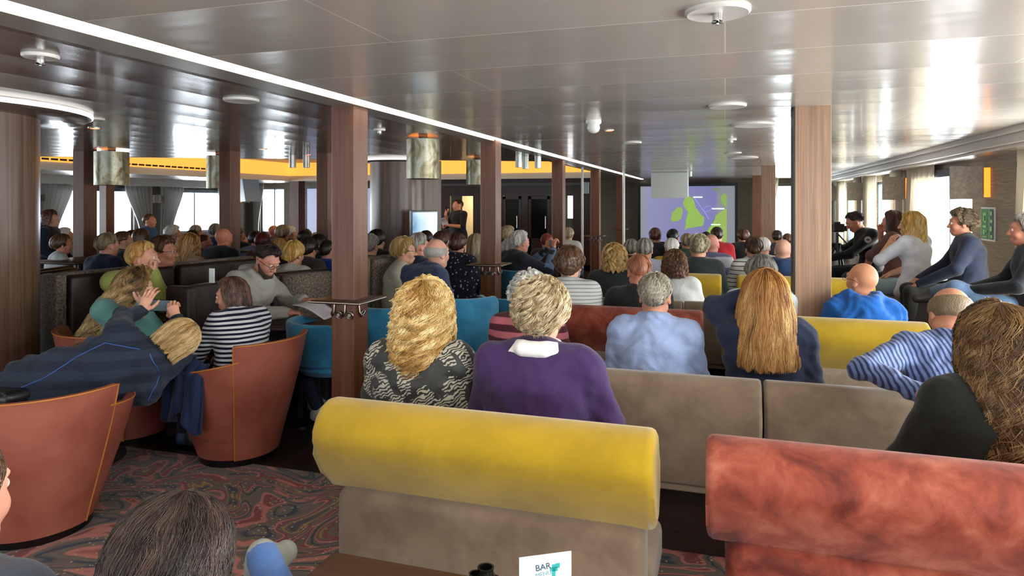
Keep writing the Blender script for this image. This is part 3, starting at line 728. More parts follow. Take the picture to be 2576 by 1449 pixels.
# roller blind head boxes on port windows
for y, w in WIN_L[:2]: MB().box(XL+.005, XL+.09, y-w/2, y+w/2, 1.93, 2.03, .01).build('blind_box', plain('blind_grey', '#39424c', .5), label='dark rolled blind box above the port window '+('nearest the forward corner' if y > 16 else 'behind the brown pillars'), cat='blind')
MB().box(XR-.08, XR-.003, 8.85, 10.9, 1.96, 2.06, .01).build('blind_box', plain('blind_grey', '#39424c', .5), label='dark rolled blind box above the bright starboard window', cat='blind')
# curtains
def curtain(x, y0, y1, z0, z1, inner, m, label, group, dirn=1, flare=.45, along='y'):
    """inner=+1: free edge at y1, tied towards y0"""
    nu, nz = 60, 24; V = []
    for j in range(nz):
        t = j/(nz-1); z = z1+(z0-z1)*t
        k = 1-flare*(math.sin(min(1, t*1.25)*math.pi/2)**1.6)+(.12*max(0, t-.8)/.2)
        for i in range(nu):
            u = i/(nu-1); yy = y0+(y1-y0)*u*k if inner > 0 else y1-(y1-y0)*u*k
            xx = x+dirn*(.05+.03*math.sin(u*2*math.pi*6.5+.4*math.sin(t*5))+.012*math.sin(u*31+t*4))
            V.append((xx, yy, z) if along == 'y' else (yy, xx, z))
    V = np.array(V); i = np.arange(nz-1)[:, None]; j = np.arange(nu-1)[None]; Q = np.stack([i*nu+j, i*nu+j+1, (i+1)*nu+j+1, (i+1)*nu+j], -1).reshape(-1, 4)
    o = obj('curtain', mesh_np('curtain', V, Q), m, label=label, cat='curtain', group=group); s = o.modifiers.new('s', 'SOLIDIFY'); s.thickness = .006
    return o
def curtain_mat(c, tr=.5):
    n = N('curtain_cloth_'+c.strip('#')); n.set(col=C(c), rough=.9)
    t = n.n('ShaderNodeBsdfTranslucent', {'Color': C(c)}); mx = n.n('ShaderNodeMixShader', {0: tr}); o = n.t.nodes['Material Output']
    n.t.links.new(n.b.outputs[0], mx.inputs[1]); n.t.links.new(t.outputs[0], mx.inputs[2]); n.t.links.new(mx.outputs[0], o.inputs[0]); return n.m
m_curR = curtain_mat('#e6dfd0', .5); m_curL = curtain_mat('#b2b0ac', .22)
nm = ['beside the seated man in navy on the ledge', 'behind the woman in the white tee', 'behind the cameraman', 'near the forward starboard corner', 'x', 'y']
for k, (y, w) in enumerate(WIN_R[:4]):
    if k != 1: curtain(XR-.14, y-w/2-.35, y-w/2+.3, .3, 2.125, 1, m_curR, 'near cream curtain of the starboard window '+nm[k], 'starboard curtains', .8, .35)
    curtain(XR-.14, y+w/2-(1.05 if k == 1 else .75), y+w/2+(.2 if k == 0 else .35), .3, 2.125, -1, m_curR, 'far cream curtain of the starboard window '+nm[k], 'starboard curtains', .8, .4)
nml = ['nearest the forward corner', 'behind the brown pillars', 'by the standing woman with dark curls', 'x', 'y']
for k, (y, w) in enumerate(WIN_L[:3]):
    curtain(XL+.1, y-w/2-.45, y-w/2+.45, .25, 2.115, 1, m_curL, 'near grey curtain of the port window '+nml[k], 'port curtains', 1, .55)
    curtain(XL+.1, y+w/2-.45, y+w/2+.45, .25, 2.115, -1, m_curL, 'far grey curtain of the port window '+nml[k], 'port curtains', 1, .55)
curtain(YF-.12, -15.25, -14.85, .3, 2.285, 1, m_curL, 'grey curtain at the hull side of the forward port window', 'port curtains', -1, .5, 'x')
curtain(YF-.12, 1.0, 1.35, .3, 2.285, 1, m_curR, 'thin cream curtain beside the forward starboard window', 'starboard curtains', -1, .6, 'x')
# doors wall (forward bulkhead of dark wood with glazed doors)
m_dw = woodm('#24140f', '#3f251b', 'z', .7, .3); m_dg = clear_glass('door_glass', (.3, .31, .28, 1), .012, .25)
YD = 16.1
def xd(px, Y=YD): return W(px, DY(px, Y)).x
b = MB(); zt = 1.80
segs = [(1100, 1132), (1190, 1264), (1312, 1328), (1384, 1419), (1441, 1484)]
for a, c in segs: b.box(xd(a), xd(c), YD, YD+.08, 0, zt)
b.box(xd(1100), xd(1484), YD, YD+.08, zt, HC); b.box(xd(1264), xd(1484), YD, YD+.08, 0, .12)
b.build('wall_doors', m_dw, kind='structure')
MB().box(xd(1100), xd(1484), YD-.04, YD, 2.06, 2.12).build('trim_10', plain('steel_trim', '#5a5652', .35, .6), kind='structure')
for k, (a, c) in enumerate([(1264, 1312), (1328, 1384)]):
    b = MB(); X0, X1 = xd(a)+.01, xd(c)-.01; b.box(X0, X0+.07, YD+.01, YD+.06, .13, zt-.01); b.box(X1-.07, X1, YD+.01, YD+.06, .13, zt-.01); b.box(X0, X1, YD+.01, YD+.06, .13, .75); b.box(X0, X1, YD+.01, YD+.06, zt-.08, zt-.01)
    f = b.build('door_%d' % (k+1), m_dw, kind='structure'); MB().box(X0+.05, X1-.05, YD+.03, YD+.04, .7, zt-.05).build('glass', m_dg, f)
    MB().tube([(X1-.1, YD-.03, 1.0), (X1-.1, YD-.03, 1.3)], .012).build('door_handle', metalm('#b5b0a8'), f)
# corridor beyond the open doorway, and bright pane at the right
MB().box(xd(1250), xd(1424), YD+.9, YD+.95, 0, HC).build('wall_lobby', plain('lobby_olive', '#55554a', .5), kind='structure')
MB().box(xd(1132)-.3, xd(1190)+.3, YD+1.6, YD+1.65, 0, HC).build('wall_corridor', plain('corridor_cream', '#cdb48a', .6), kind='structure')
area('corridor_light', (xd(1165), YD+.9, 2.2), (0, 0, 0), .5, .8, 45, (1, .85, .65))
b = MB(); X0, X1 = xd(1419), xd(1441); b.box(X0-.02, X1+.02, YD+.02, YD+.05, 0, 1.25); b.build('trim_11', plain('green_sill', '#4a5140', .7), kind='structure')
MB().box(X0, X1, YD+.4, YD+.42, 1.2, 1.8).build('window_30', glow('bright_sky_pane', '#fbfcff', 3.2), kind='structure')
# side bulkhead right of the doors and olive wall are the forward wall; screens in front of it
def screen(x0, x1, name, label, m):
    e = empty(name, ((x0+x1)/2, YF-.35, 0), 0, label, 'screen'); cx = (x0+x1)/2; hw = (x1-x0)/2; z0, z1 = .55, 2.14
    b = MB(); b.box(-hw, hw, -.03, .02, z1-.06, z1+.02); b.box(-hw, -hw+.07, -.02, .01, z0, z1); b.box(hw-.07, hw, -.02, .01, z0, z1); b.box(-hw, hw, -.02, .01, z0-.06, z0)
    b.build('screen_frame', plain('screen_black', '#08090b', .4), e)
    for q in (-hw+.2, hw-.2): MB().tube([(q, 0, z1), (q, 0, HC+.01)], .006, 6).build('hanging_cord', plain('screen_black', '#08090b', .4), e)
    MB().box(-hw+.06, hw-.06, -.006, .0, z0, z1-.05).build('screen_surface', m, e)
    return e, hw, z0, z1
XS0, XS1 = W(1605, DY(1605, YF-.35)).x, W(1856, DY(1856, YF-.35)).x
m_scr = N('projection_screen'); v = m_scr.coord(); xx = m_scr.n('ShaderNodeSeparateXYZ', {0: v}).outputs[0]
m_scr.set(col=C('#9a9ca4'), rough=.7, emis=m_scr.ramp(m_scr.math('ADD', m_scr.math('MULTIPLY', xx, .38), .5), [(0, C('#8a8d98')), (.06, C('#8a8d98')), (.1, C('#8687ba')), (.55, C('#6b67ae')), (.78, C('#5d58ab')), (.81, C('#777a84')), (1, C('#70747c'))]), es=.55)
e, hw, z0, z1 = screen(XS0, XS1, 'projection_screen', 'black framed projection screen with a map of Britain and Ireland', m_scr.m)
def land(name, pts, par, c='#93b45a', y=-.012):
    """pts in photo pixels around the screen"""
    b = MB(); D0 = DY(1730, YF-.35); q = []
    for px, py in pts:
        p = W(px, DY(px, YF-.35)); q.append((p.x-par.location.x, zp(py, DY(px, YF-.35))))
    vb = [b.bm.verts.new((a, y, z)) for a, z in q]; b.bm.faces.new(vb); bmesh.ops.triangulate(b.bm, faces=b.bm.faces)
    r = bmesh.ops.extrude_face_region(b.bm, geom=list(b.bm.faces)); bmesh.ops.translate(b.bm, vec=(0, .004, 0), verts=[v for v in r['geom'] if isinstance(v, bmesh.types.BMVert)])
    return b.build(name, glow('map_'+c.strip('#'), c, .5), par)
land('map_island', [(1717, 512), (1722, 500), (1721, 490), (1728, 486), (1735, 494), (1742, 498), (1741, 506), (1748, 512), (1750, 522), (1758, 532), (1763, 540), (1772, 546), (1771, 556), (1764, 562), (1768, 568), (1752, 571), (1740, 573), (1728, 574), (1722, 579), (1727, 568), (1732, 562), (1724, 560), (1729, 552), (1736, 546), (1735, 536), (1728, 530), (1722, 522)], e)
land('map_island', [(1690, 558), (1687, 552), (1693, 545), (1689, 536), (1696, 530), (1703, 522), (1714, 521), (1718, 528), (1716, 538), (1714, 550), (1706, 556)], e)
land('map_coast', [(1768, 592), (1780, 580), (1786, 570), (1797, 566), (1800, 552), (1798, 545), (1806, 538), (1815, 532), (1822, 527), (1828, 525), (1828, 612), (1765, 612)], e)
land('map_coast', [(1812, 497), (1818, 488), (1824, 486), (1828, 492), (1828, 524), (1822, 518), (1815, 510)], e, '#8bab5e')
land('map_coast', [(1787, 474), (1800, 473), (1818, 474), (1812, 479), (1795, 480)], e, '#7d8a72')
b = MB(); D0 = DY(1760, YF-.35)
def sp(px, py): 
    d = DY(px, YF-.35); return (W(px, d).x-e.location.x, -.016, zp(py, d))
b.tube([sp(1746, 498), sp(1762, 520), sp(1775, 538), sp(1783, 552)], .008, 6); b.tube([sp(1770, 527), sp(1776, 519), sp(1786, 518), sp(1790, 524), sp(1784, 530), sp(1772, 532)], .006, 6)
b.build('map_route', glow('map_line', '#9aa0e0', .6), e)
for px0, px1, py in ((1744, 1767, 496), (1791, 1822, 525), (1789, 1812, 565)):
    a, c = sp(px0, py-1.2), sp(px1, py+1.2); MB().box(a[0], c[0], -.018, -.013, c[2], a[2]).build('map_lettering', glow('map_white', '#ffffff', 1.0), e)
m_s2 = N('port_screen_surface'); m_s2.set(col=C('#9a9ca8'), rough=.6, emis=C('#a9b0d6'), es=.5)
screen(-13.1, -10.45, 'projection_screen', 'pale lavender lit projection screen beside the forward port window', m_s2.m)
# ------------------------------------------------------------------ pillars, ceiling fittings
m_pill = woodm('#4d2a16', '#7a4a2e', 'z', 1.0, .42); m_pill2 = woodm('#80604a', '#b08d70', 'z', 1.0, .42)
m_steel = metalm('#a39b90', .28)
def hook_parts(par, hw, hd, z):
    for (x, y, nx, ny) in ((-hw*.45, -hd, 0, -1), (hw*.5, -hd, 0, -1), (hw, -hd*.2, 1, 0), (-hw, 0, -1, 0)):
        b = MB(); tx, ty = -ny, nx; P = lambda o, t, dz: (x+nx*o+tx*t, y+ny*o+ty*t, z+dz)
        b.tube([P(.005, -.02, 0), P(.012, -.02, -.05), P(.03, -.018, -.07), P(.045, -.015, -.06), P(.05, -.012, -.04)], .006, 8)
        b.tube([P(.012+.004*math.sin(a), .018+.022*math.cos(a), -.065+.022*math.sin(a)) for a in np.linspace(0, 2*math.pi, 14)], .005, 8)
        b.tube([P(0, .018, -.065), P(.02, .018, -.065)], .012, 10)
        b.build('hook', m_steel, par, 60)
def pillar(xc, yc, wx, wy, label, shelf=True, m=None, hooks=True, top=HC, grp=None):
    e = MB().box(-wx/2, wx/2, -wy/2, wy/2, 0, top+.01, .004, 1).build('pillar', m or m_pill, label=label, cat='pillar', group=grp); e.location = (xc, yc, 0)
    if shelf:
        sw = .165; b = MB(); b.box(-sw-.03, sw, -sw, sw, .995, 1.018, .01, 3); b.build('shelf', woodm('#3a2c22', '#57463a', 'x', 1, .3), e, 50)
        b = MB(); b.box(-sw-.045, sw+.012, -sw-.012, sw+.012, 1.0, 1.013, .006, 3)
        b.build('shelf_edge', metalm('#b8ab98', .3), e)
        if hooks: hook_parts(e, wx/2, wy/2, .985)
    return e
XP = -2.36
pillar(XP, 3.93, .166, .18, 'dark wood pillar beside the woman with curly golden hair, standing on the carpet edge')
pillar(XP+.05, 6.6, .166, .18, 'dark wood pillar with shelf behind the blue seats and the man in the navy jumper')
pillar(XP+.01, 9.75, .166, .18, 'dark wood pillar with shelf beside the white-haired man taking a photograph')
pillar(XP+.01, 12.75, .166, .18, 'slim dark wood pillar with shelf left of the blonde woman in a black top')
pillar(XP-.0, 16.0, .166, .18, 'farthest dark wood pillar beside the thin white pole', hooks=False)
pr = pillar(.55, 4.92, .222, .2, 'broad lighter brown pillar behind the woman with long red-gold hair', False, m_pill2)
MB().box(-.118, -.111, -.1, .1, 0, HC).build('left_face_sheet', plain('dark_left_face', '#221a16', .4), pr)  # thin dark sheet covering the pillar's left side face
pillar(.72, 12.6, .22, .2, 'lighter brown pillar right of the map screen in front of the bright window', False, m_pill2)
pillar(.72, 17.2, .2, .2, 'dark pillar just right of the map screen', False)
def pix_pillar(px, D, label, w=.17):
    p = W(px, D); pillar(p.x, p.y, w, w+.01, label, False)
pix_pillar(214, 8.5, 'brown pillar between the metal drum lamp and the white-haired visitor at the port side', .18)
pix_pillar(578, 8.4, 'brown pillar behind the bald man and second metal drum lamp')
pix_pillar(820, 8.8, 'dark brown pillar just left of the nearest shelf pillar')
pix_pillar(269, 12.6, 'thin far pillar against the bright port windows')
pix_pillar(748, 19.5, 'far pillar between the forward port window and lavender screen', .3)
# big round wooden column at the left edge and the round core with the television
m_curv = woodm('#4c352a', '#7d6350', 'z', .8, .32)
def round_col(px, D, r, label, ring, core=False):
    p = W(px, D); b = MB(); b.cyl((0, 0, 0), r, HC, seg=64)
    e = b.build('round_column', m_curv, label=label, cat='column', smooth=40); e.location = (p.x, p.y, 0)
    MB().lathe([(r, -.0), (r+ring, -.0), (r+ring+.03, .02), (r+ring+.03, .05), (r, .05)], (0, 0, HC-.055), 72).build('ceiling_ring', m_ceil2, e, 40)
    MB().lathe([(r+ring+.03, .0), (r+ring+.04, .005), (r+ring+.04, .03), (r+ring+.03, .03)], (0, 0, HC-.035), 72).build('ring_light', glow('ring_led', '#f4f4ee', 1.1), e, 40)
    return e
rc = round_col(-178, 4.45, .6, 'large round wood-clad column at the left edge of the room', .28)
b = MB(); b.tube([(.62*math.cos(a)*1.09, .62*math.sin(a)*1.09, .78+.03*math.sin((a+.9)*4)) for a in np.linspace(-1.1, -.35, 10)], .008); b.build('hand_rail', m_steel, rc, 60)
MB().box(-.02, .1, -.635, -.6, 1.0, 1.65).build('access_panel', plain('red_brown_slot', '#2c120c', .5), rc)
core = round_col(1000, 10.0, .4, 'round wood-clad column in the middle of the lounge behind the drum lamp', .06)
p0, p1 = W(1022, 9.9), W(1110, 10.4)
d = (p1-p0); ang = math.atan2(d.y, d.x)
pan = MB().box(0, d.length, 0, .3, 0, HC).build('wall_core', woodm('#5d4a3c', '#8b7667', 'z', .8, .4), kind='structure'); pan.location = (p0.x, p0.y, 0); pan.rotation_euler = (0, 0, ang)
# television
def tv_mat():
    n = N('television_picture'); v = n.coord(); s = n.n('ShaderNodeSeparateXYZ', {0: v})
    a = n.math('ADD', n.math('MULTIPLY', s.outputs[0], 1.6), n.math('MULTIPLY', n.noise(v, 5, 2), .5))
    col = n.ramp(a, [(.12, C('#3f6ea6')), (.38, C('#a9cfe4')), (.7, C('#e3f1f6'))]); n.set(col=(0, 0, 0, 1), rough=.1, emis=col, es=.85); return n.m
q0, q1 = W(1035, 9.15), W(1102, 9.45); d = q1-q0
tv = empty('television', (q0.x, q0.y, 0), math.atan2(d.y, d.x), 'flat television showing pale blue sky on the round core wall', 'television'); L = d.length
MB().box(0, L, 0, .05, zp(608, 9.3), zp(529, 9.3), .006).build('television_case', plain('tv_black', '#0b0c0e', .3), tv)
MB().box(.018, L-.018, -.004, .0, zp(602, 9.3), zp(534, 9.3)).build('television_screen', tv_mat(), tv)
MB().box(L/2-.05, L/2+.05, .05, .3, 1.2, 1.4).build('wall_bracket', plain('tv_black', '#0b0c0e', .3), tv)
# metal drum lamps
def drum_mat():
    n = N('patinated_metal'); v = n.coord((1, 1, .6)); a = n.noise(v, 6, 5, .8, .65); c = n.noise(v, 13, 4, .3)
    col = n.ramp(a, [(.34, C('#4f3518')), (.43, C('#7b7356')), (.55, C('#a5a28e')), (.72, C('#7b7c6c'))]); n.set(col=col, rough=.38, metal=.55, normal=n.bump(c, .15, .005)); return n.m
m_drum = drum_mat(); m_bulb = glow('lamp_top_glow', '#ff9a4a', 3.0)
def drum(px, D, ztop, zbot, r, label):
    p = W(px, D); e = empty('drum_lamp', (p.x, p.y, 0), 0, label, 'lamp', None)
    MB().lathe([(r-.008, zbot), (r, zbot), (r, ztop), (r-.008, ztop), (r-.008, zbot)], seg=48).build('lamp_shade', m_drum, e, 40)
    MB().lathe([(0, zbot+.03), (r-.01, zbot+.03), (r-.01, zbot+.045), (0, zbot+.045)], seg=40).build('diffuser', plain('lamp_diffuser', '#a8a292', .5), e, 40)
    MB().lathe([(0, ztop-.03), (r-.012, ztop-.03), (r-.012, ztop-.02), (0, ztop-.02)], seg=40).build('top_glow', m_bulb, e, 40)
    MB().cyl((0, 0, ztop-.02), .045, HC-ztop+.03).build('ceiling_mount', plain('mount_dark', '#2a2622', .4, .5), e, 40)
drum(281, 8.2, HC-.025, zp(466, 8.2), .19, 'weathered metal drum lamp hanging left of the first port window')
drum(551, 8.9, HC-.025, zp(474, 8.9), .155, 'weathered metal drum lamp hanging above the bald man')
drum(1064, 6.57, HC-.025, zp(450, 6.57), .16, 'brightest drum lamp with rust stains hanging before the round core')
drum(1201, 9.6, HC-.04, zp(465, 9.6), .16, 'narrow drum lamp half hidden by the second shelf pillar')
def spot(px, D, label, r=.045, h=.17):
    p = W(px, D); e = empty('ceiling_spotlight', (p.x, p.y, 0), 0, label, 'spotlight', 'cylinder spotlights')
    MB().lathe([(r, HC-h), (r, HC), (0, HC)], seg=24).build('spotlight_body', metalm('#b9bab4', .35), e, 40); MB().lathe([(0, HC-h+.015), (r-.006, HC-h+.015), (r-.006, HC-h)], seg=24).build('lens', plain('lens_grey', '#6c6c68', .2), e)
for px, D, l in ((1305, 9.0, 'left one of three grey cylinder spotlights between the shelf pillars'), (1322, 9.4, 'middle one of three grey cylinder spotlights between the shelf pillars'), (1353, 9.2, 'right one of three grey cylinder spotlights between the shelf pillars'),
                 (736, 9.1, 'left cylinder spotlight of the pair over the port crowd'), (771, 9.1, 'right cylinder spotlight of the pair over the port crowd')): spot(px, D, l)
m_wht = plain('fitting_white', '#dcd9d0', .4)
def disc(px, py, r, label, kind='speaker'):
    D = (HC-EYE)*F/(HY-py); p = W(px, D); e = empty('ceiling_speaker' if kind == 'speaker' else ('sprinkler' if kind == 'sprinkler' else 'downlight'), (p.x, p.y, 0), 0, label, {'speaker': 'speaker', 'sprinkler': 'sprinkler', 'down': 'light'}[kind])
    MB().lathe([(r, HC), (r, HC-.008), (r*.93, HC-.014), (r*.8, HC-.012), (0, HC-.011)] if kind != 'down' else [(r, HC), (r, HC-.006), (r*.7, HC-.006), (r*.7, HC)], seg=48).build('cover' if kind != 'down' else 'trim_ring', m_wht if kind != 'down' else metalm('#c9c2b5', .3), e, 40)
    if kind == 'sprinkler':
        b = MB(); b.cyl((0, 0, HC-.035), .017, .025, seg=20)
        for k in range(6): a = k*math.pi/3; b.box(-.003, .003, -.02, .02, HC-.042, HC-.038, M=Matrix.Rotation(a, 4, 'Z'))
        b.tube([(0, 0, HC-.035), (0, 0, HC-.048)], .006, 8); b.build('sprinkler_head', metalm('#d2cfc7', .25), e, 40)
    if kind == 'down': MB().lathe([(0, HC-.003), (r*.7, HC-.003)], seg=24).build('bulb', glow('downlight_orange', '#ff9a5a', 1.6), e)
disc(1805, 26, .105, 'large round white ceiling cover with a sprinkler, nearest the camera', 'sprinkler')
disc(607, 250, .105, 'plain round white ceiling speaker over the hooded man', 'speaker'); disc(1830, 265, .12, 'plain round white ceiling speaker left of the broad pillar')
disc(1895, 313, .17, 'wide round white ceiling speaker beside the top of the broad pillar'); disc(1590, 358, .1, 'round white ceiling speaker above the map screen'); disc(1845, 384, .1, 'small far round white ceiling speaker before the bright window')
disc(1870, 396, .2, 'far wide round ceiling cover beside the bright forward window'); disc(1840, 350, .05, 'small far sprinkler on the starboard ceiling', 'sprinkler')
disc(102, 138, .07, 'small ceiling sprinkler at upper left over the round column', 'sprinkler'); disc(230, 298, .09, 'round ceiling speaker right of the large round column')
disc(955, 325, .05, 'small ceiling sprinkler just right of the nearest shelf pillar', 'sprinkler')
disc(238, 322, .05, 'small orange downlight left of the first drum lamp', 'down'); disc(662, 375, .05, 'small orange downlight over the port crowd', 'down'); disc(1532, 328, .045, 'small orange downlight beside the domed smoke detector', 'down'); disc(776, 389, .04, 'tiny orange downlight near the dark pillar', 'down')
for k, (x, y) in enumerate(ADDED_DOWN):
    e = empty('downlight', (x, y, 0), 0, 'small added downlight in the unseen ceiling above the camera', 'light', 'added downlights above the camera'); MB().lathe([(.085, HC), (.085, HC-.006), (.064, HC-.006), (.064, HC)], seg=32).build('trim_ring', metalm('#c9c2b5', .3), e, 40)
D = (HC-EYE)*F/(HY-303); p = W(1493, D); e = empty('smoke_detector', (p.x, p.y, 0), 0, 'white domed smoke detector on the light ceiling', 'detector')
MB().lathe([(.06, HC), (.06, HC-.02), (.052, HC-.03), (0, HC-.03)], seg=32).build('detector_base', m_wht, e, 40); MB().lathe([(.045, HC-.028), (.05, HC-.06), (.04, HC-.085), (.02, HC-.098), (0, HC-.1)], seg=32).build('detector_dome', m_wht, e, 60)
# projector cover hanging from the ceiling
p = W(1685, 13.6); e = empty('projector', (p.x, p.y, 0), 0, 'boxy white ceiling projector housing in front of the map screen', 'projector')
b = MB(); w2 = .355; b.prism([(-.2, HC), (.25, HC), (.25, zp(498, 13.6)+.04), (-.14, zp(498, 13.6))], -w2, w2, 'x', .006, 2); b.build('housing', plain('projector_white', '#c9ccc6', .45), e, 40)
MB().box(-w2, w2, -.215, -.2, HC-.05, HC-.03).build('vent', plain('vent_grey', '#9aa09c', .5), e)
MB().cyl((w2+.05, 0, HC-.12), .03, .1, seg=16).build('mount', metalm('#cfcfca'), e)
p = W(628, 16.5); e = empty('projector', (p.x, p.y, 0), -.5, 'white angled projector housing hanging over the port side seats', 'projector')
MB().prism([(-.3, HC), (.02, HC), (.24, zp(507, 16.5)), (-.3, zp(507, 16.5))], -.2, .2, 'y', .005, 2).build('housing', plain('projector_grey', '#aeb4bc', .45), e, 40)
# poles
for px, D, l, r, c in ((1569, 14.9, 'thin white vertical pole in front of the farthest shelf pillar', .03, '#e6e4dc'), (1465, 12.2, 'thin grey pole added for the light door jamb edge left of the slim shelf pillar', .022, '#b9b9b4')):  # the grey pole stands in for the light edge of the door jamb
    p = W(px, D); MB().cyl((p.x, p.y, 0), r, HC, seg=20).build('pole_or_jamb_edge', plain('pole_'+c, c, .35), smooth=40, label=l, cat='pole')
p = W(1472, 15.6); MB().box(p.x-.09, p.x+.09, p.y-.02, p.y+.02, zp(487, 15.6), zp(458, 15.6), .01).build('wall_sign', plain('grey_sign', '#a9b1b4', .5), label='grey blank notice box high beside the slim shelf pillar', cat='sign')
# wall lamps (grey plates with warm light at the edge)
def sconce(y, label, x=XR, sgn=1, w=.30, z0=1.68, z1=2.03):
    e = empty('wall_lamp', (x, y, 0), 0, label, 'lamp', 'square wall lamps')
    MB().box(*sorted((-sgn*.37, -sgn*.07)), -.012, .012, z0, z1, .003, 1).build('lamp_plate', wallpaper_plate, e)
    MB().box(*sorted((-sgn*.33, -sgn*.0)), .013, .16, z0+.05, z1-.03).build('lamp_housing', plain('lamp_grey', '#5a544b', .6), e)
    MB().box(*sorted((-sgn*.055, -sgn*.002)), -.008, .008, z0+.02, z1-.02).build('lamp_glow', glow('amber_lamp', '#ff8c2a', 1.5), e)
wp = N('stone_plate'); v = wp.coord(); wp.set(col=wp.ramp(wp.noise(v, 40, 5), [(.3, C('#a39c90')), (.7, C('#c9c0b0'))]), rough=.8); wallpaper_plate = wp.m
for y, l in ((8.26, 'square stone wall lamp nearest the camera on the starboard wall'), (11.5, 'square stone wall lamp behind the woman in the white tee'), (14.6, 'square stone wall lamp above the cameraman'), (17.9, 'farthest square stone wall lamp on the starboard wall')): sconce(y, l)
for y, l in ((15.25, 'small wall lamp between the two port windows'), (11.7, 'small wall lamp above the dark curly standing woman'), (19.0, 'small wall lamp in the forward port corner')): sconce(y, l, XL, -1, .3, 1.62, 1.85)
# port wall notices
for y, l, hh in ((15.0, 'white rounded notice beside the port wall lamp', '#d5dadd'), (12.0, 'framed grey picture near the dark curly standing woman', '#8f9a98')):
    MB().box(XL+.002, XL+.03, y-.13, y+.13, 1.52, 1.82, .01).build('wall_notice', plain('notice'+hh, hh, .5), label=l, cat='notice')
# green emergency posters
def poster():
    y0, y1 = 7.62, 8.0; e = empty('safety_poster', (XR-.006, 8.28, 0), 0, 'green and white emergency plan poster on the starboard wall', 'poster')
    D1, D2 = 6.68, 6.55; z1, z0 = 1.595, 1.24
    MB().box(-.012, .003, -.19, .19, z0, z1).build('poster_board', plain('poster_white', '#e4ece6', .5), e)
    b = MB(); b.box(-.016, -.011, -.03, .17, z0+.02, z1-.02); b.build('poster_green', plain('poster_green', '#1d8a3c', .5), e)
    b = MB(); b.box(-.016, -.011, -.17, -.06, z0+.02, z1-.02); b.build('poster_strip', plain('poster_dark_green', '#14573a', .5), e)
    for (y, z, w, h) in ((.07, 1.52, .09, .03), (.10, 1.47, .03, .06), (.05, 1.44, .05, .02), (.07, 1.39, .1, .025), (.09, 1.33, .05, .05), (.03, 1.34, .03, .03), (.07, 1.28, .12, .015), (-.115, 1.53, .05, .04), (-.12, 1.45, .06, .03), (-.11, 1.37, .05, .05), (-.12, 1.29, .06, .03)):
        MB().box(-.019, -.015, y-w/2, y+w/2, z-h/2, z+h/2).build('poster_symbol', plain('poster_mark', '#9fd08f', .5), e)
poster()
# ------------------------------------------------------------------ upholstery
def fabric(name, c0, c1, sc, c2=None, bumpy=.3, sheen=.3, rough=.85, detail=5, lo=.35, hi=.65):
    n = N(name); v = n.coord(); a = n.noise(v, sc, detail, .4, .6); w = n.noise(v, 420, 1); st = [(lo, C(c0)), (hi, C(c1))]
    if c2: st = [(lo, C(c0)), ((lo+hi)/2, C(c1)), (hi, C(c2))]
    n.set(col=n.ramp(a, st), rough=rough, sheen=sheen, spec=.25, normal=n.bump(n.math('ADD', n.math('MULTIPLY', w, .3), n.noise(v, 12, 2)), bumpy, .006)); return n.m
m_yel = fabric('mustard_fabric', '#987a08', '#a8880e', 6); m_red = fabric('rust_velvet', '#5a1f14', '#883d2a', 8, '#a86048', .3, .12, .62, 6, .33, .68)
m_gry = fabric('taupe_fabric', '#705e4c', '#84715d', 7, None, .3, .3); m_tweed = fabric('tweed', '#4d443a', '#7f7262', 60, None, .4, .1, .9, 3, .4, .6)
m_dkl = fabric('dark_leather', '#241b17', '#3a2e28', 8, None, .2, 0, .42); m_lea = fabric('russet_leather', '#8c4a3b', '#a4604f', 3, None, .15, .0, .42, 3)
m_blu = fabric('blue_fabric', '#2a7396', '#3a8cb0', 9); m_base = woodm('#22150f', '#38251c', 'x', .6, .4); m_orange = plain('orange_piping', '#b8702a', .5); m_blk = plain('black_base', '#0c0a09', .35)
def roll_profile(ztop=1.0, h=.29):
    s = h/.29; P = [(-.035, -.29), (-.08, -.235), (-.125, -.16), (-.143, -.115), (-.142, -.08), (-.12, -.04), (-.085, -.012), (-.045, 0), (-.005, -.005), (.03, -.025), (.055, -.07), (.065, -.13), (.065, -.2), (.055, -.275), (.04, -.29)]
    return [(y, ztop+z*s) for y, z in P]
def roll_sofa(x0, x1, Y, mt, ml, label, seg=2, low=True, grp=None):
    """sofa seen from behind, its back to the camera, top roll cushion, lower back, seat"""
    e = empty('sofa', ((x0+x1)/2, Y, 0), 0, label, 'sofa', grp); hw = (x1-x0)/2
    MB().prism(roll_profile(), -hw, hw, 'x', .028, 4).build('headrest_roll', mt, e, 50)
    MB().box(-hw+.05, hw-.035, -.075, .075, .36, .715, .035, 4).build('lower_back', ml, e, 50)
    MB().box(-hw+.06, hw-.04, .075, .62, .3, .46, .04, 4).build('seat_cushion', ml, e, 50)
    MB().box(-hw+.09, hw-.07, -.03, .55, 0, .34, .01).build('plinth', m_base, e)
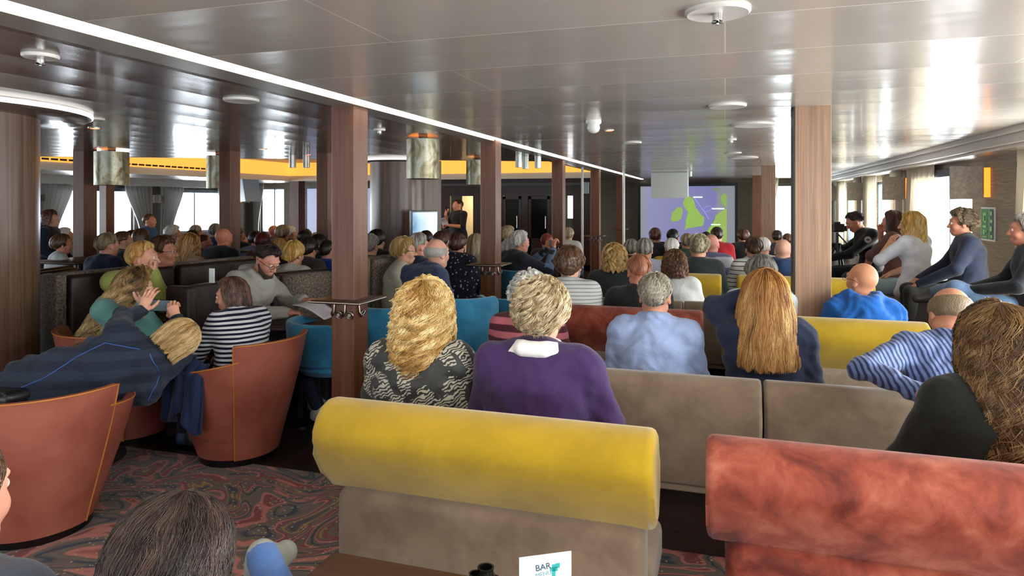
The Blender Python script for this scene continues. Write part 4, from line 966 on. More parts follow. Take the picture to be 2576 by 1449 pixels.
def low_sofa(x0, x1, Y, label, ztop=.85, joint=None, grp=None, m=None):
    e = empty('sofa', ((x0+x1)/2, Y, 0), 0, label, 'sofa', grp); c = (x0+x1)/2; m = m or m_gry
    js = [x0]+(joint or [])+[x1]
    for a, b2 in zip(js[:-1], js[1:]):
        P = [(-.06, .37), (-.085, .5), (-.08, .68), (-.06, ztop-.05), (-.02, ztop-.005), (.03, ztop), (.08, ztop-.03), (.11, ztop-.14), (.12, .5), (.1, .37)]
        MB().prism(P, a-c+.004, b2-c-.004, 'x', .02, 4).build('backrest', m, e, 50)
        MB().box(a-c+.006, b2-c-.006, -.05, .1, .33, .372, .006).build('back_rail', plain('rail_taupe', '#8a7b68', .5), e)
        MB().box(a-c+.004, b2-c-.004, .1, .68, .3, .46, .04, 4).build('seat_cushion', m, e, 50)
    MB().box(x0-c+.05, x1-c-.05, .05, .6, 0, .34, .01).build('plinth', m_base, e)
roll_sofa(-1.262, -.185, 2.0, m_yel, m_gry, 'mustard yellow sofa back with taupe lower cushion, nearest the camera')
roll_sofa(-.05, 1.28, 2.0, m_red, m_red, 'rust red velvet sofa back at the lower right corner')
low_sofa(-1.30, 1.32, 3.22, 'long taupe sofa in two sections behind the front row of women', joint=[.16])
roll_sofa(-1.19, -.125, 4.25, m_red, m_gry, 'rust red sofa in front of the man in the light blue shirt')
roll_sofa(-.02, 1.05, 4.2, m_yel, m_gry, 'mustard sofa right of the broad pillar, below the blue jacket')
low_sofa(-1.32, .72, 5.62, 'taupe sofa below the woman in the white top', joint=[-.32])
roll_sofa(-1.05, -.03, 6.42, m_yel, m_gry, 'mustard sofa half hidden behind the man in the black jacket')
roll_sofa(.1, 1.2, 6.42, m_yel, m_gry, 'mustard sofa behind the long red-gold hair, left of broad pillar')
low_sofa(-1.4, 1.2, 7.6, 'far taupe sofa of the fifth row', joint=[-.1])
low_sofa(-1.4, 1.2, 9.2, 'far taupe sofa of the sixth row', joint=[-.1])
# tub chairs
def tub(loc, face, R, H, m, label, piping=True, name='tub_chair', swivel=False, flare=.07, wrap=62, low=.62, cat='chair', seatz=.44):
    """open at +Y; wrap = half angle of the high back"""
    e = empty(name, loc, math.radians(face), label, cat)
    def shell(a0, a1, zt, ro, nm, pipe='all', z0=.055, n=26):
        nz = 14; th = .055; V = []
        for k in range(n+1):
            a = math.radians(a0+(a1-a0)*k/n); u = k/n
            zz = zt(u)
            for j in range(nz):
                t = j/(nz-1); z = z0+(zz-z0)*t; r = R*(.70+.30*math.sin(min(1, t*1.05)*math.pi/2))+flare*t*t+ro
                V.append((r*math.sin(a), -r*math.cos(a), z))
            for j in range(nz):
                t = 1-j/(nz-1); z = z0+(zz-z0)*t; r = R*(.70+.30*math.sin(min(1, t*1.05)*math.pi/2))+flare*t*t+ro-th*(1 if 0 < j else .55)
                V.append((r*math.sin(a), -r*math.cos(a), z-(.006 if j else -.004)))
        V = np.array(V); w = 2*nz; i = np.arange(n)[:, None]; j = np.arange(w)[None]; j2 = (j+1) % w
        Q = [np.stack([i*w+j, (i+1)*w+j, (i+1)*w+j2, i*w+j2], -1).reshape(-1, 4), np.array([list(range(w))]), np.array([list(range(n*w, n*w+w))[::-1]])]
        me = mesh_np(nm, V, Q); 
        try: me.set_sharp_from_angle(angle=math.radians(55))
        except Exception: pass
        o = obj(nm, me, m, e)
        if piping:
            b = MB(); ring = [V[k*w+nz-1]+np.array((0, 0, .002)) for k in range(n+1)]
            left = [V[j] for j in range(0, nz)]; right = [V[n*w+j] for j in range(0, nz)][::-1]
            b.tube([Vector(q) for q in (left+ring[1:-1]+right if pipe == 'all' else ring)], .0045, 6); b.build('piping', m_orange, o, 60)
        return o
    shell(-wrap, wrap, lambda u: H-.04*(2*u-1)**2*0+.0, .018, 'backrest')
    shell(-132, -wrap+4, lambda u: low+(H-.1-low)*u**1.5, 0, 'armrest', 'top'); shell(wrap-4, 132, lambda u: low+(H-.1-low)*(1-u)**1.5, 0, 'armrest', 'top')
    MB().lathe([(0, .14), (R*.72, .14), (R*.86, .2), (R*.88, seatz-.04), (R*.8, seatz), (0, seatz+.01)], seg=40).build('seat_cushion', m, e, 40)
    if swivel:
        MB().lathe([(.02, .0), (.2, .005), (.19, .02), (.04, .045), (.03, .3), (.0, .3)], seg=32).build('chair_base', m_steel, e, 40)
    else: MB().lathe([(0, 0), (R*.66, 0), (R*.68, .05), (0, .06)], seg=40).build('chair_base', m_blk, e, 40)
    return e
cB = W(598, 4.4); cA = W(95, 3.42)
tub((cB.x, cB.y, 0), 84, .345, .79, m_lea, 'russet leather tub chair under the woman in the striped top', wrap=48, low=.6)
tub((cA.x, cA.y, 0), 50, .36, .745, m_lea, 'russet leather tub chair at the lower left in front of the bending person', wrap=50, low=.6)
cC = W(325, 4.75); tub((cC.x, cC.y, 0), -15, .36, .78, m_lea, 'russet leather tub chair under the long-haired woman in teal', wrap=55)
def blue_chair(px, D, face, label, H=.93, R=.3):
    p = W(px, D); e = empty('swivel_chair', (p.x, p.y, 0), math.radians(face), label, 'chair', 'blue swivel chairs')
    V = []; n = 24; nz = 8; th = .05
    for k in range(n+1):
        a = math.radians(-105+210*k/n)
        for j in range(2*nz):
            t = j/(nz-1) if j < nz else (2*nz-1-j)/(nz-1); z = .5+(H-.5)*t; r = R-.035*(1-t)**2-(th if j >= nz else 0)
            q = abs(a)/math.radians(105); z -= (H-.5)*.28*t*max(0, q-.6)/.4
            V.append((r*math.sin(a), -r*math.cos(a), z))
    V = np.array(V); w = 2*nz; i = np.arange(n)[:, None]; j = np.arange(w)[None]; j2 = (j+1) % w
    me = mesh_np('backrest', V, [np.stack([i*w+j, (i+1)*w+j, (i+1)*w+j2, i*w+j2], -1).reshape(-1, 4), np.array([list(range(w))]), np.array([list(range(n*w, n*w+w))[::-1]])])
    try: me.set_sharp_from_angle(angle=math.radians(50))
    except Exception: pass
    o = obj('backrest', me, m_blu, e); bv = o.modifiers.new('b', 'BEVEL'); bv.width = .012; bv.segments = 2; bv.limit_method = 'ANGLE'
    MB().lathe([(0, .42), (.22, .42), (.26, .46), (.26, .52), (.22, .55), (0, .56)], seg=32).build('seat', m_blu, e, 40)
    MB().lathe([(.2, 0), (.2, .012), (.03, .04), (.028, .42), (0, .42)], seg=24).build('stem', m_steel, e, 40)
blue_chair(838, 4.95, -35, 'blue swivel chair behind the nearest shelf pillar', .80, .33)
blue_chair(985, 5.15, 30, 'blue swivel chair just left of the curly golden hair', .88, .3)
blue_chair(1160, 5.35, 25, 'blue swivel chair under the man in the navy jumper', .92, .3)
blue_chair(1290, 5.9, -10, 'blue swivel chair right of the second shelf pillar', .84, .3)
blue_chair(1318, 7.6, -20, 'blue swivel chair under the white-haired man taking a photograph', .9, .3)
# booths on the port side
def booth(p0, p1, H, label, m_in=m_dkl, m_out=m_tweed, th=.18, seat=None, ends=True, z0=0.0):
    d = p1-p0; L = d.length; e = empty('booth_bench', (p0.x, p0.y, 0), math.atan2(d.y, d.x), label, 'bench')
    MB().box(0, L, 0, th*.55, z0, H, .02, 3).build('outer_shell', m_out, e, 50)
    n = max(1, round(L/.75)); s = -1 if seat == 'near' else 1
    for k in range(n):
        a, b2 = k*L/n+.004, (k+1)*L/n-.004
        if seat: 
            yy = (-.1, 0.0) if s < 0 else (th*.55, th*.55+.1)
            MB().box(a+.02, b2-.02, yy[0], yy[1], .42, H-.015, .03, 3).build('back_cushion', m_in, e, 50)
            MB().box(a+.02, b2-.02, -.62 if s < 0 else th*.55+.08, -.08 if s < 0 else th*.55+.62, .3, .46, .03, 3).build('seat_cushion', m_in, e, 50)
    if seat: MB().box(.05, L-.05, -.55 if s < 0 else th*.55, 0 if s < 0 else th*.55+.55, 0, .31, .01).build('plinth', m_blk, e)
    if ends: MB().box(-.08, .0, -.1 if s < 0 else -.02, th*.55+(.1 if s > 0 else .02), 0, H, .02, 3).build('end_panel', m_out, e, 50)
    return e
booth(W(150, 5.05), W(640, 6.7), 1.115, 'long dark booth bench with woven end panel behind the lime-sweater sitter', seat='near')
booth(W(492, 4.75), W(650, 5.35), 1.06, 'low booth divider between the table and the woman in stripes', m_tweed, m_dkl, seat=None)
booth(W(690, 5.85), W(830, 6.3), 1.03, 'short tweed booth back behind the hooded man', seat='near', m_in=m_tweed, m_out=m_dkl)
booth(W(915, 6.2), W(1010, 6.6), 1.14, 'curved tweed booth back right of the nearest shelf pillar', seat='near', m_in=m_tweed)
booth(W(20, 6.6), W(185, 7.4), .95, 'black bench behind the large round column', m_blk, m_blk, seat='near')
p = W(155, 7.3); tub((p.x, p.y, 0), 0, .3, .86, m_yel, 'mustard tub seat far left by the brown pillar', False, seatz=.45)
# tables
def table(p, rx, ry, z, label, rot=0, m=None, leg=True):
    e = empty('table', (p.x, p.y, 0), rot, label, 'table')
    MB().box(-rx, rx, -ry, ry, z-.03, z, .012, 3).build('table_top', m or woodm('#2c1a13', '#4a2f24', 'x', .8, .45), e, 50)
    MB().lathe([(.22, 0), (.21, .015), (.04, .03), (.035, z-.03), (0, z-.03)], seg=28).build('table_leg', m_blk, e, 40)
    return e
table(W(430, 5.25), .42, .3, .78, 'dark wood booth table in front of the lime-sweater sitter', .35)
table(W(200, 7.9), .35, .35, .98, 'high dark table with bright edge near the far left pillar')
table(Vector((-.57, 1.24, 0)), .43, .34, .72, 'dark wood table at the bottom edge holding the bar menu card')
table(W(600, 9.4), .4, .3, 1.0, 'high table behind the bald man in black')
table(W(760, 5.1), .3, .22, .74, 'small dark table under the papers of the hooded man', .2)
# things on the front table
def menu_card():
    D = 1.56; p0, p1 = W(1306, D*.985), W(1437, D*1.0); d = p1-p0; ang = math.atan2(d.y, d.x); L = d.length
    e = empty('menu_card', (p0.x, p0.y, 0), ang, 'white bar menu card standing on the front table', 'menu card')
    z0 = .72; zt0, zt1 = zp(1403, D*.985), zp(1386, D)
    b = MB(); sl = zt1-zt0
    b.prism([(0, z0), (L, z0), (L, zt1), (0, zt0)], -.001, .001, 'y'); b.build('card', plain('card_white', '#eef0ee', .45), e)
    b = MB(); b.prism([(0.002, z0), (L-.002, z0), (L, zt1-.001), (0, zt0-.001)], .0, .002, 'y', M=None) if False else None
    def word(t, x, z, s, col, mi):
        c = bpy.data.curves.new('lettering', 'FONT'); c.body = t; c.size = s; c.extrude = .0003; o = bpy.data.objects.new('tmp', c); COL.objects.link(o)
        dg = bpy.context.evaluated_depsgraph_get(); me = bpy.data.meshes.new_from_object(o.evaluated_get(dg)); bpy.data.objects.remove(o)
        q = obj('lettering', me, plain('ink'+col, col, .6), e); q.location = (x, -.0022, z); q.rotation_euler = (math.pi/2, -.11, 0)
    zz = (zt0+zt1)/2
    word('BAR', .038, zz-.036, .02, '#2b4a5e', 0); word('MENU', .038, zz-.05, .014, '#7fa3ae', 0)
    b = MB(); b.box(.072, .09, -.0022, -.001, zz-.04, zz-.03); b.box(.077, .085, -.0022, -.001, zz-.052, zz-.024); b.box(.086, .095, -.0022, -.001, zz-.033, zz-.022); b.build('emblem', plain('teal_ink', '#2fa3a0', .5), e)
menu_card()
for px, r, h, py, l in ((1222, .026, .055, 1402, 'taller black ceramic pot on the front table'), (1197, .022, .04, 1425, 'shorter black ceramic pot beside the taller one on the front table'), (1242, .018, .03, 1432, 'small glossy black dish beside the pots on the front table')):
    p = W(px, 1.62); MB().lathe([(r*.8, 0), (r, .01), (r*1.05, h*.5), (r*.7, h*.8), (r*.78, h), (r*.6, h), (r*.55, h*.75), (0, h*.7)], (0, 0, 0), 28).build('pot', plain('black_glaze', '#10110f', .12), smooth=50, label=l, cat='pot').location = (p.x, p.y, .72)
# wooden ledge cabinet along the starboard wall
m_ledge = woodm('#5a3526', '#8a5a42', 'z', .7, .4)
e = empty('cabinet', (2.2, 7.9, 0), 0, 'wooden ledge cabinet under the starboard windows where people sit', 'cabinet')
MB().box(-.28, .43, -2.6, 1.9, 0, .735, .004).build('cabinet_body', m_ledge, e); MB().box(-.3, .43, -2.62, 1.92, .735, .76, .006).build('cabinet_top', plain('ledge_top', '#b99a86', .25), e)
# black bag at left edge, plus papers and a leaflet
MB().box(-.14, .14, -.1, .1, 0, .1, .04, 4).build('bag', plain('bag_black', '#15181c', .35), smooth=50, label='black and grey bag resting on the khaki lap at the left edge', cat='bag').location = tuple(W(15, 3.55, zp(1010, 3.55)-.02))
# ------------------------------------------------------------------ everybody in the room
def strip_cloth(*a, **k): return striped(*a, **k)
def zebra():
    n = N('black_and_grey_feather_print'); v = n.coord((1, 1, 1)); s = n.n('ShaderNodeMapping', {'Vector': v, 'Rotation': (0, .5, .3)}).outputs[0]
    w = n.n('ShaderNodeTexWave', {'Vector': s, 'Scale': 24.0, 'Distortion': 11.0, 'Detail': 2.5, 'Detail Scale': 1.2}, bands_direction='Z').outputs['Fac']
    b = n.noise(v, 7.5, 2, .8); f = n.math('MULTIPLY', n.math('GREATER_THAN', w, .5), n.math('LESS_THAN', b, .52))
    n.set(col=n.mix(f, C('#20221f'), C('#a9a392')), rough=.6, sheen=.1, normal=n.bump(n.noise(v, 20, 3, 1), .35, .012)); return n.m
def dots():
    n = N('polka_dot_cloth'); v = n.coord(); d = n.n('ShaderNodeTexVoronoi', {'Vector': v, 'Scale': 26.0}).outputs['Distance']
    n.set(col=n.mix(n.math('LESS_THAN', d, .24), C('#14182c'), C('#c8ccd6')), rough=.8); return n.m
def denim(h, h2, sc=9, axis='y'):
    n = N('worn_denim_stripe'); v = n.coord(); s = n.n('ShaderNodeMapping', {'Vector': v, 'Rotation': (.2, .35, 0)}).outputs[0]
    w = n.n('ShaderNodeTexWave', {'Vector': s, 'Scale': sc, 'Distortion': 2.5, 'Detail': 2.0}, bands_direction='X').outputs['Fac']
    n.set(col=n.ramp(w, [(.25, C(h)), (.6, C(h2))]), rough=.8, sheen=.15, normal=n.bump(n.noise(v, 18, 3, 1), .4, .012)); return n.m
# --- front row, on the mustard and rust sofas
person(1068, 716, 2.78, 'person with long curly golden hair in a black and grey feather-print top', 2, fem=True, lvl=2, hair='longwave', hst=dict(th=.02, len=.225, flen=.2, hl=52, amp=.007, curl=.7, wid=1.2, wave=.017, wf=6.5, fw=58, loft=1.8, wo=.9, roots=.25, tips=.3, sweep=.08),
       hc=('#9c6c30', '#d9b066', '#fae6ae'), nstr=3800, srad=.0012, topm=zebra(), fat=.05, sk='#dba88c', wr=.006, pose=dict(elL=(-.225, .02, .78), elR=(.235, .02, .78)))
person(1362, 709, 2.6, 'person with short grey-blond curls, white collar and purple jumper', 0, fem=True, lvl=2, hair='curly', hst=dict(th=.017, len=0, side=116, back=142, hl=60, amp=.006, curl=.9, wave=.011, wf=11, loft=1.2, wo=1.0, spread=.007, per=14),
       hc=('#6f5636', '#b29a74', '#ddd0ae'), nstr=4200, srad=.0011, top='#3a2450', fat=.2, sk='#d9a48b', wr=.006, skirt=True, pose=dict(elL=(-.225, .02, .8), elR=(.26, .02, .8), wrR=(.2, .22, .68), shR=(.175, -.01, 1.01), shL=(-.175, -.01, 1.01)))
b0 = PEOPLE[-1]; J = b0['M']['J']; n_ = 18
V, Q = blob([cap(J['nec']+np.array((math.cos(a)*.068, math.sin(a)*.062-.01, .012)), J['nec']+np.array((math.cos(a+.36)*.068, math.sin(a+.36)*.062-.01, .012)), .024, .024, .01) for a in np.linspace(0, 2*math.pi, n_, endpoint=False)]
            +[cap((-.05, -.065, 1.09), (-.1, -.06, 1.055), .02, .014, .02), cap((.05, -.065, 1.09), (.1, -.06, 1.055), .02, .014, .02), cap((-.04, -.085, 1.085), (.04, -.085, 1.085), .026, .026, .02)], .007)
obj('collar', mesh_np('collar', V, Q), cloth('#e9e7e2', .8, .05), b0['o'])
person(2508, 779, 2.2, 'person with very long wavy brown hair in a black top at the right edge', 6, fem=True, lvl=2, hst=dict(th=.022, len=.5, flen=.42, hl=52, amp=.006, curl=.2, wid=1.5, wave=.014, wf=3.0, fw=52, loft=1.8, sweep=.24, wo=.7),
       hc=('#2a1a0e', '#5f4325', '#9c7a4c'), nstr=4200, srad=.0011, top='#14150f', fat=.3, head=(12, 0, 0), pose=dict(elL=(-.27, .05, .78), elR=(.27, .02, .78), hd=(.0, .03, 1.18)))
# --- second row, on the long taupe sofa
person(1648, 688, 3.55, 'person with short grey curls in a light blue shirt', 0, lvl=2, hst=dict(th=.008, len=0, side=88, back=124, hl=50, amp=.003, curl=.6, wave=.006, wf=14, loft=.7, per=12, spread=.006), hc=('#57503f', '#958c78', '#cfc8b6'), nstr=2200, srad=.001,
       top='#9dafd6', collar=True, fat=.15, sk='#cf9478', wr=.007, pose=dict(shR=(.18, -.01, 1.0), shL=(-.18, -.01, 1.0), elR=(.225, .02, .78), elL=(-.225, .02, .78)))
person(1925, 688, 3.38, 'person with long straight red-gold hair in a navy jacket, hand raised to the head', 0, fem=True, lvl=2, hst=dict(th=.027, len=.335, flen=.31, sweep=.21, hl=50, amp=.005, curl=.1, wid=1.5, wave=.005, wf=1.6, fw=56, loft=1.3, roots=.4),
       hc=('#70401a', '#bd8442', '#eecb86'), nstr=3600, srad=.0011, top='#252d44', fat=.12, wr=.008, pose=dict(elL=(-.245, .1, 1.12), wrL=(-.1, .06, 1.19), elR=(.215, .0, .78)), hands=dict(L=('grip', (.5, -.2, .6), None)))
person(2388, 722, 3.0, 'balding person in a slate blue ribbed jumper with an arm along the sofa back', 6, lvl=2, hair=None, bald=dict(lo=62, hi=124), hc=('#43362a', '#77654c', '#a39175'), topm=denim('#27335a', '#7286b5', 16), collar=True, fat=.35, sk='#c98e70', wr=.01,
       head=(0, -20, 8), pose=dict(shL=(-.19, -.01, 1.02), shR=(.19, -.01, 1.0), elL=(-.42, -.14, .96), wrL=(-.24, -.33, .91), hd=(0, .07, 1.17)), hands=dict(L=('relax', (.8, -.1, -.1), None)))
person(1332, 694, 3.85, 'person with fluffy pale hair in a pink and maroon striped jumper', 0, fem=True, lvl=1, hair='curly', hc='white', topm=striped('#b0616a', '#4a1f28', .075), fat=.25)
p = striped('#d8b9b6', '#8d3440', .05)
# --- third row
person(1433, 625, 4.85, 'person with short brown hair in a pale grey pinstriped top', 0, fem=True, lvl=1, hst=dict(th=.022, len=0, side=108, back=140, hl=56, amp=.006, curl=.3, wave=.008, wf=9), hc=('#2a1c13', '#60422f', '#8d6a50'), nstr=1000, topm=striped('#c9cbc6', '#8f9390', .024, .72), fat=.4)
person(1607, 642, 4.74, 'person with thinning sandy hair, pink neck and a black T-shirt', 6, lvl=1, hair='crop', hc='tan', sk='#d08a72', top='#1b1718', fat=.1, head=(10, -6, 0))
person(1914, 646, 4.6, 'person with dark-and-silver hair, its crown above the red-gold hair', 0, lvl=1, hair='full', hc='saltpep', top='#c9d3d8', nstr=900)
person(2168, 659, 4.3, 'bald person with glasses in a bright blue waterproof jacket', 4, lvl=2, hair=None, hc='grey', glasses=True, sk='#c88f6c', top='#1f5fae', hood=True, fat=.3, wr=.012, head=(34, 2, 0))
# --- fourth row
person(1546, 618, 5.95, 'person with wavy blond hair in a black top', 4, fem=True, lvl=1, hair='bobwave', hc=('#5d3f1c', '#b78f50', '#e6c88d'), top='#23282a', fat=.3)
person(1697, 634, 5.81, 'person with a tousled brown bob in a white top', 0, fem=True, lvl=1, hair='bobwave', hc=('#27150c', '#623f28', '#9f7450'), top='#d9dad8', fat=.25)
person(1757, 593, 6.6, 'person with grey-blond spiky hair in a dark fleece jacket', 3, lvl=1, hst=dict(th=.018, len=0, side=90, back=122, hl=52, amp=.006, curl=.4, wave=.006, wf=10, loft=2.5), hc=('#6f644c', '#a99c7c', '#d8cfb2'), nstr=900, top='#23292a', fat=.3)
person(1622, 600, 6.9, 'person with short brown-grey hair in a lavender shirt', 4, lvl=0, hair='short', hc='saltpep', top='#b9bccc', fat=.2)
person(1895, 598, 7.0, 'person with brown hair in a bun and a white striped top', 10, fem=True, lvl=1, hair='bun', hc='brown', topm=striped('#d9dad3', '#3a3c3c', .045, .8), fat=.1)
person(1969, 600, 6.7, 'person with a pale bald head in a navy hooded jacket', 4, lvl=1, hair=None, hc='white', sk='#d8aa92', topm=striped('#232f4e', '#2c4266', .3), hood=True, fat=.3)
person(1790, 588, 7.5, 'person with a pink bald head in a grey and white polo shirt', 0, lvl=0, hair=None, hc='white', sk='#d99a84', topm=striped('#c9cad2', '#6d6c8c', .2), fat=.1)
person(1690, 600, 7.7, 'person with white hair in a mustard yellow jumper', 0, lvl=0, hair='short', hc='white', top='#b89210', fat=.3)
person(1920, 598, 7.9, 'person with short white hair beside the brown bun', -6, lvl=0, hair='short', hc='white', top='#c9c6c0')
person(1588, 604, 8.2, 'person with dark grey hair beside the white pole', 0, lvl=0, hair='full', hc='saltpep', top='#2a2422')
person(1648, 574, 9.4, 'person with reddish brown hair silhouetted on the left of the map', 6, lvl=0, hair='short', hc='auburn', top='#2c2830', fat=.1)
person(1693, 577, 9.3, 'person with black hair silhouetted below Ireland on the map', 0, lvl=0, hair='short', hc='black', top='#26242a')
person(1729, 588, 8.8, 'person with faded brown hair in a green-grey top', 0, lvl=0, hair='short', hc='ash', top='#4a5a50')
person(1803, 572, 9.6, 'person with dark hair in a red jumper', 12, lvl=0, hair='short', hc='dark', top='#9c1420')
person(1776, 584, 10.2, 'person with dark hair half hidden behind the pink bald head', 0, lvl=0, hair='short', hc='dark', top='#222226')
person(1869, 577, 10.4, 'person with dark curls at the right edge of the map screen', 8, fem=True, lvl=0, hair='full', hc='auburn', top='#1d181a')
person(1955, 580, 10.5, 'far person with dark hair against the bright forward window', 0, lvl=0, hair='short', hc='dark', top='#30343a')
person(1981, 588, 10.6, 'far person with brown hair half hidden by the broad pillar', 0, lvl=0, hair='short', hc='brown', top='#30343a')
# --- starboard wall
person(2150, 535, 8.1, 'person in a black hoodie with a round badge operating a camera', 88, lvl=1, lift=.3, hair='short', hc='dark', sk='#b57a5e', top='#141416', hood=False, fat=.15, head=(0, -28, 0), trs='#1c1d20',
       pose=dict(che=(0, .05, .92), nec=(0, .1, 1.05), hd=(0, .17, 1.16), elR=(.24, .25, .8), wrR=(.08, .47, .88), elL=(-.24, .25, .78), wrL=(-.06, .5, .7)), hands=dict(L=('fist', None, None), R=('grip', None, None)))
bo = PEOPLE[-1]['o']
mb = MB(); mb.cyl((0, 0, -.003), .04, .006, seg=28); bd = mb.build('badge', plain('badge_grey', '#a9aaa6', .6), bo); bd.matrix_local = Matrix.Translation((-.268, .06, .96))@Euler((0, math.pi/2, 0)).to_matrix().to_4x4()
mb = MB(); mb.box(-.006, .006, -.02, .02, -.006, -.003); mb.box(-.014, .014, -.004, .004, -.006, -.003); q = mb.build('badge_mark', plain('black_mark', '#17181a', .6), bd)
person(2243, 533, 7.5, 'person with long auburn hair seated beside the white tee, hand at the mouth', 62, fem=True, lvl=1, lift=.26, hair='long', hc='auburn', sk='#cf9073', top='#6a4a44', sleeve=.1, trs='#232733', pose=dict(elR=(.22, .2, .88), wrR=(.05, .16, 1.08), elL=(-.22, .18, .82)))
person(2290, 537, 6.9, 'person with long blond hair in a bright white tee on the wooden ledge', 48, fem=True, lvl=1, lift=.25, hair='long', hst=dict(th=.026, len=.24, flen=.2, hl=50, amp=.006, wid=1.2, wave=.008, wf=3, fw=52), hc=('#a5712c', '#e0b765', '#f6e2ae'), sk='#e0aa88', top='#e9ecf3', sleeve=.02,
       trs='#8fa6b0', head=(22, 0, 0), nstr=1100, pose=dict(elL=(-.24, .22, .82), wrL=(-.05, .22, 1.0), elR=(.24, .1, .76), wrR=(.12, .3, .66)))
person(2418, 531, 6.2, 'person with curly grey-brown hair in a navy jacket on the ledge, in profile', 84, lvl=2, lift=.3, hst=dict(th=.03, len=0, side=104, back=132, hl=54, amp=.007, curl=.7, wave=.012, wf=10, loft=1.6), hc=('#3c3022', '#776450', '#a8977c'), sk='#c98a6e', top='#232b3d', fat=.3, trs='#2a2a26',
       nstr=1500, pose=dict(elR=(.26, .12, .78), wrR=(.16, .36, .64), elL=(-.26, .12, .78), wrL=(-.14, .4, .62)))
person(2578, 541, 5.2, 'person with silver hair in a black jacket and faded jeans at the right edge', 80, lvl=2, lift=.25, hair='full', hc='grey', sk='#c08468', top='#1d2024', trs='#5c7694', fat=.25, nstr=1200, glasses=False,
       pose=dict(knL=(-.1, .5, .72), anL=(.16, .62, .66), elL=(-.25, .12, .78), wrL=(-.12, .4, .72), elR=(.25, .12, .78), wrR=(.1, .4, .7)))
# --- starboard aisle and middle
person(1310, 583, 7.65, 'person with white hair and dark vest holding up a phone to photograph', -38, lvl=1, hair='short', hst=dict(th=.02, len=0, side=92, back=124, hl=52, amp=.004), hc='white', top='#23262d', fat=.25, sk='#cf9479', wr=.005, nstr=900,
       pose=dict(elR=(.27, .26, .88), wrR=(.13, .44, 1.1), elL=(-.16, .3, .9), wrL=(-.02, .46, 1.09), nec=(0, .04, 1.06), hd=(0, .08, 1.18)), hands=dict(R=('grip', (-.1, .15, .9), (0, -1, .3)), L=('grip', (.05, .15, .9), (0, -1, .3))), trs='#4a6076')
ph = PEOPLE[-1]; Jp = ph['M']['J']
sl = blob([cap(Jp['el'+s], Jp['sh'+s]*.2+Jp['el'+s]*.8, .058, .06, .02) for s in 'LR']+[cap(Jp['el'+s], Jp['wr'+s]*.95+Jp['el'+s]*.05, .06, .043, .02) for s in 'LR'], .012, wr=.003)
obj('shirt_sleeves', mesh_np('shirt_sleeves', *sl), cloth('#5d7390'), ph['o'])
person(1279, 570, 9.0, 'person with grey-brown hair and cream jacket behind the photographing man', -20, fem=True, lvl=0, hair='full', hc='ash', top='#c4b795', head=(-25, 0, 0))
person(1283, 602, 7.9, 'person with pale blond hair just left of the white-haired photographer', 0, fem=True, lvl=0, hair='full', hc='white', top='#b9b08f')
person(1430, 574, 11.0, 'far person with grey hair and white top before the bright door pane', 0, fem=True, lvl=0, hair='full', hc='ash', top='#d2d0ca')
person(1376, 588, 9.3, 'far person with a dark red cap left of the shelf pillar', 0, lvl=0, hair='short', hc=('#3d0f0d', '#6a1d18', '#8a3024'), top='#3a2622')
person(1100, 599, 5.55, 'balding person in a navy jumper with a grey collar on a blue chair', -24, lvl=2, hair=None, bald=dict(lo=70, hi=120), hc='grey', sk='#cf9c86', top='#2a3550', collar=True, fat=.3, trs='#30405c', wr=.007, nstr=600,
       pose=dict(che=(0, .02, .93), nec=(0, .08, 1.05), hd=(0, .13, 1.17)))
person(1018, 600, 6.3, 'person with short blond hair and glasses in a beige shirt, in profile', -66, fem=True, lvl=2, hair='full', hc=('#7a5a2c', '#b8965a', '#e0c68e'), glasses=True, top='#b8b19c', sleeve=.1, fat=.3, nstr=1200, trs='#2b3242', hst=dict(th=.024, len=0, side=108, back=132, hl=62, amp=.005, curl=.15))
person(1054, 588, 6.5, 'person with greying hair and a blue collar facing away from the beige shirt', -20, lvl=1, hair='short', hc='grey', top='#1d2538', collar=True, head=(-15, 0, 0), sk='#cf8f76')
person(1113, 584, 7.8, 'person with red-brown hair above the balding head in navy', -18, fem=True, lvl=0, hair='full', hc='auburn', top='#2a2f4a', sk='#d99c82')
person(1073, 581, 8.4, 'person with dark hair in front of the television', 0, lvl=0, hair='short', hc='dark', top='#2b3038')
person(1152, 589, 7.4, 'person with dark hair in a navy polka-dot top', 0, fem=True, lvl=0, hair='full', hc='auburn', topm=dots(), fat=.3)
person(1197, 590, 7.9, 'person with long fair hair half hidden by the second shelf pillar', 0, fem=True, lvl=0, hair='long', hc='ash', top='#b59f84')
person(930, 590, 6.7, 'person with grey hair and dark blue jacket right of the nearest shelf pillar', 10, lvl=1, hair='short', hc='grey', top='#2a3a4c', fat=.3)
person(949, 580, 7.8, 'person in a black cap beside the round core', 0, lvl=0, hair='full', hc='black', top='#1d1c1c')
# the speaker
person(1151, 502, 14.1, 'speaker with a microphone and papers in a dark polo shirt', 150, stand=True, lvl=1, hair='crop', hc='dark', sk='#d19a80', top='#1b1d26', trs='#23252c', fat=.15, sleeve=.05, head=(-20, 0, 0),
       pose=dict(elR=(.24, .12, 1.15), wrR=(.1, .25, 1.4), elL=(-.26, .08, 1.14), wrL=(-.06, .3, 1.17)), hands=dict(R=('fist', (-.2, -.1, .9), (0, 1, 0)), L=('grip', None, None)))
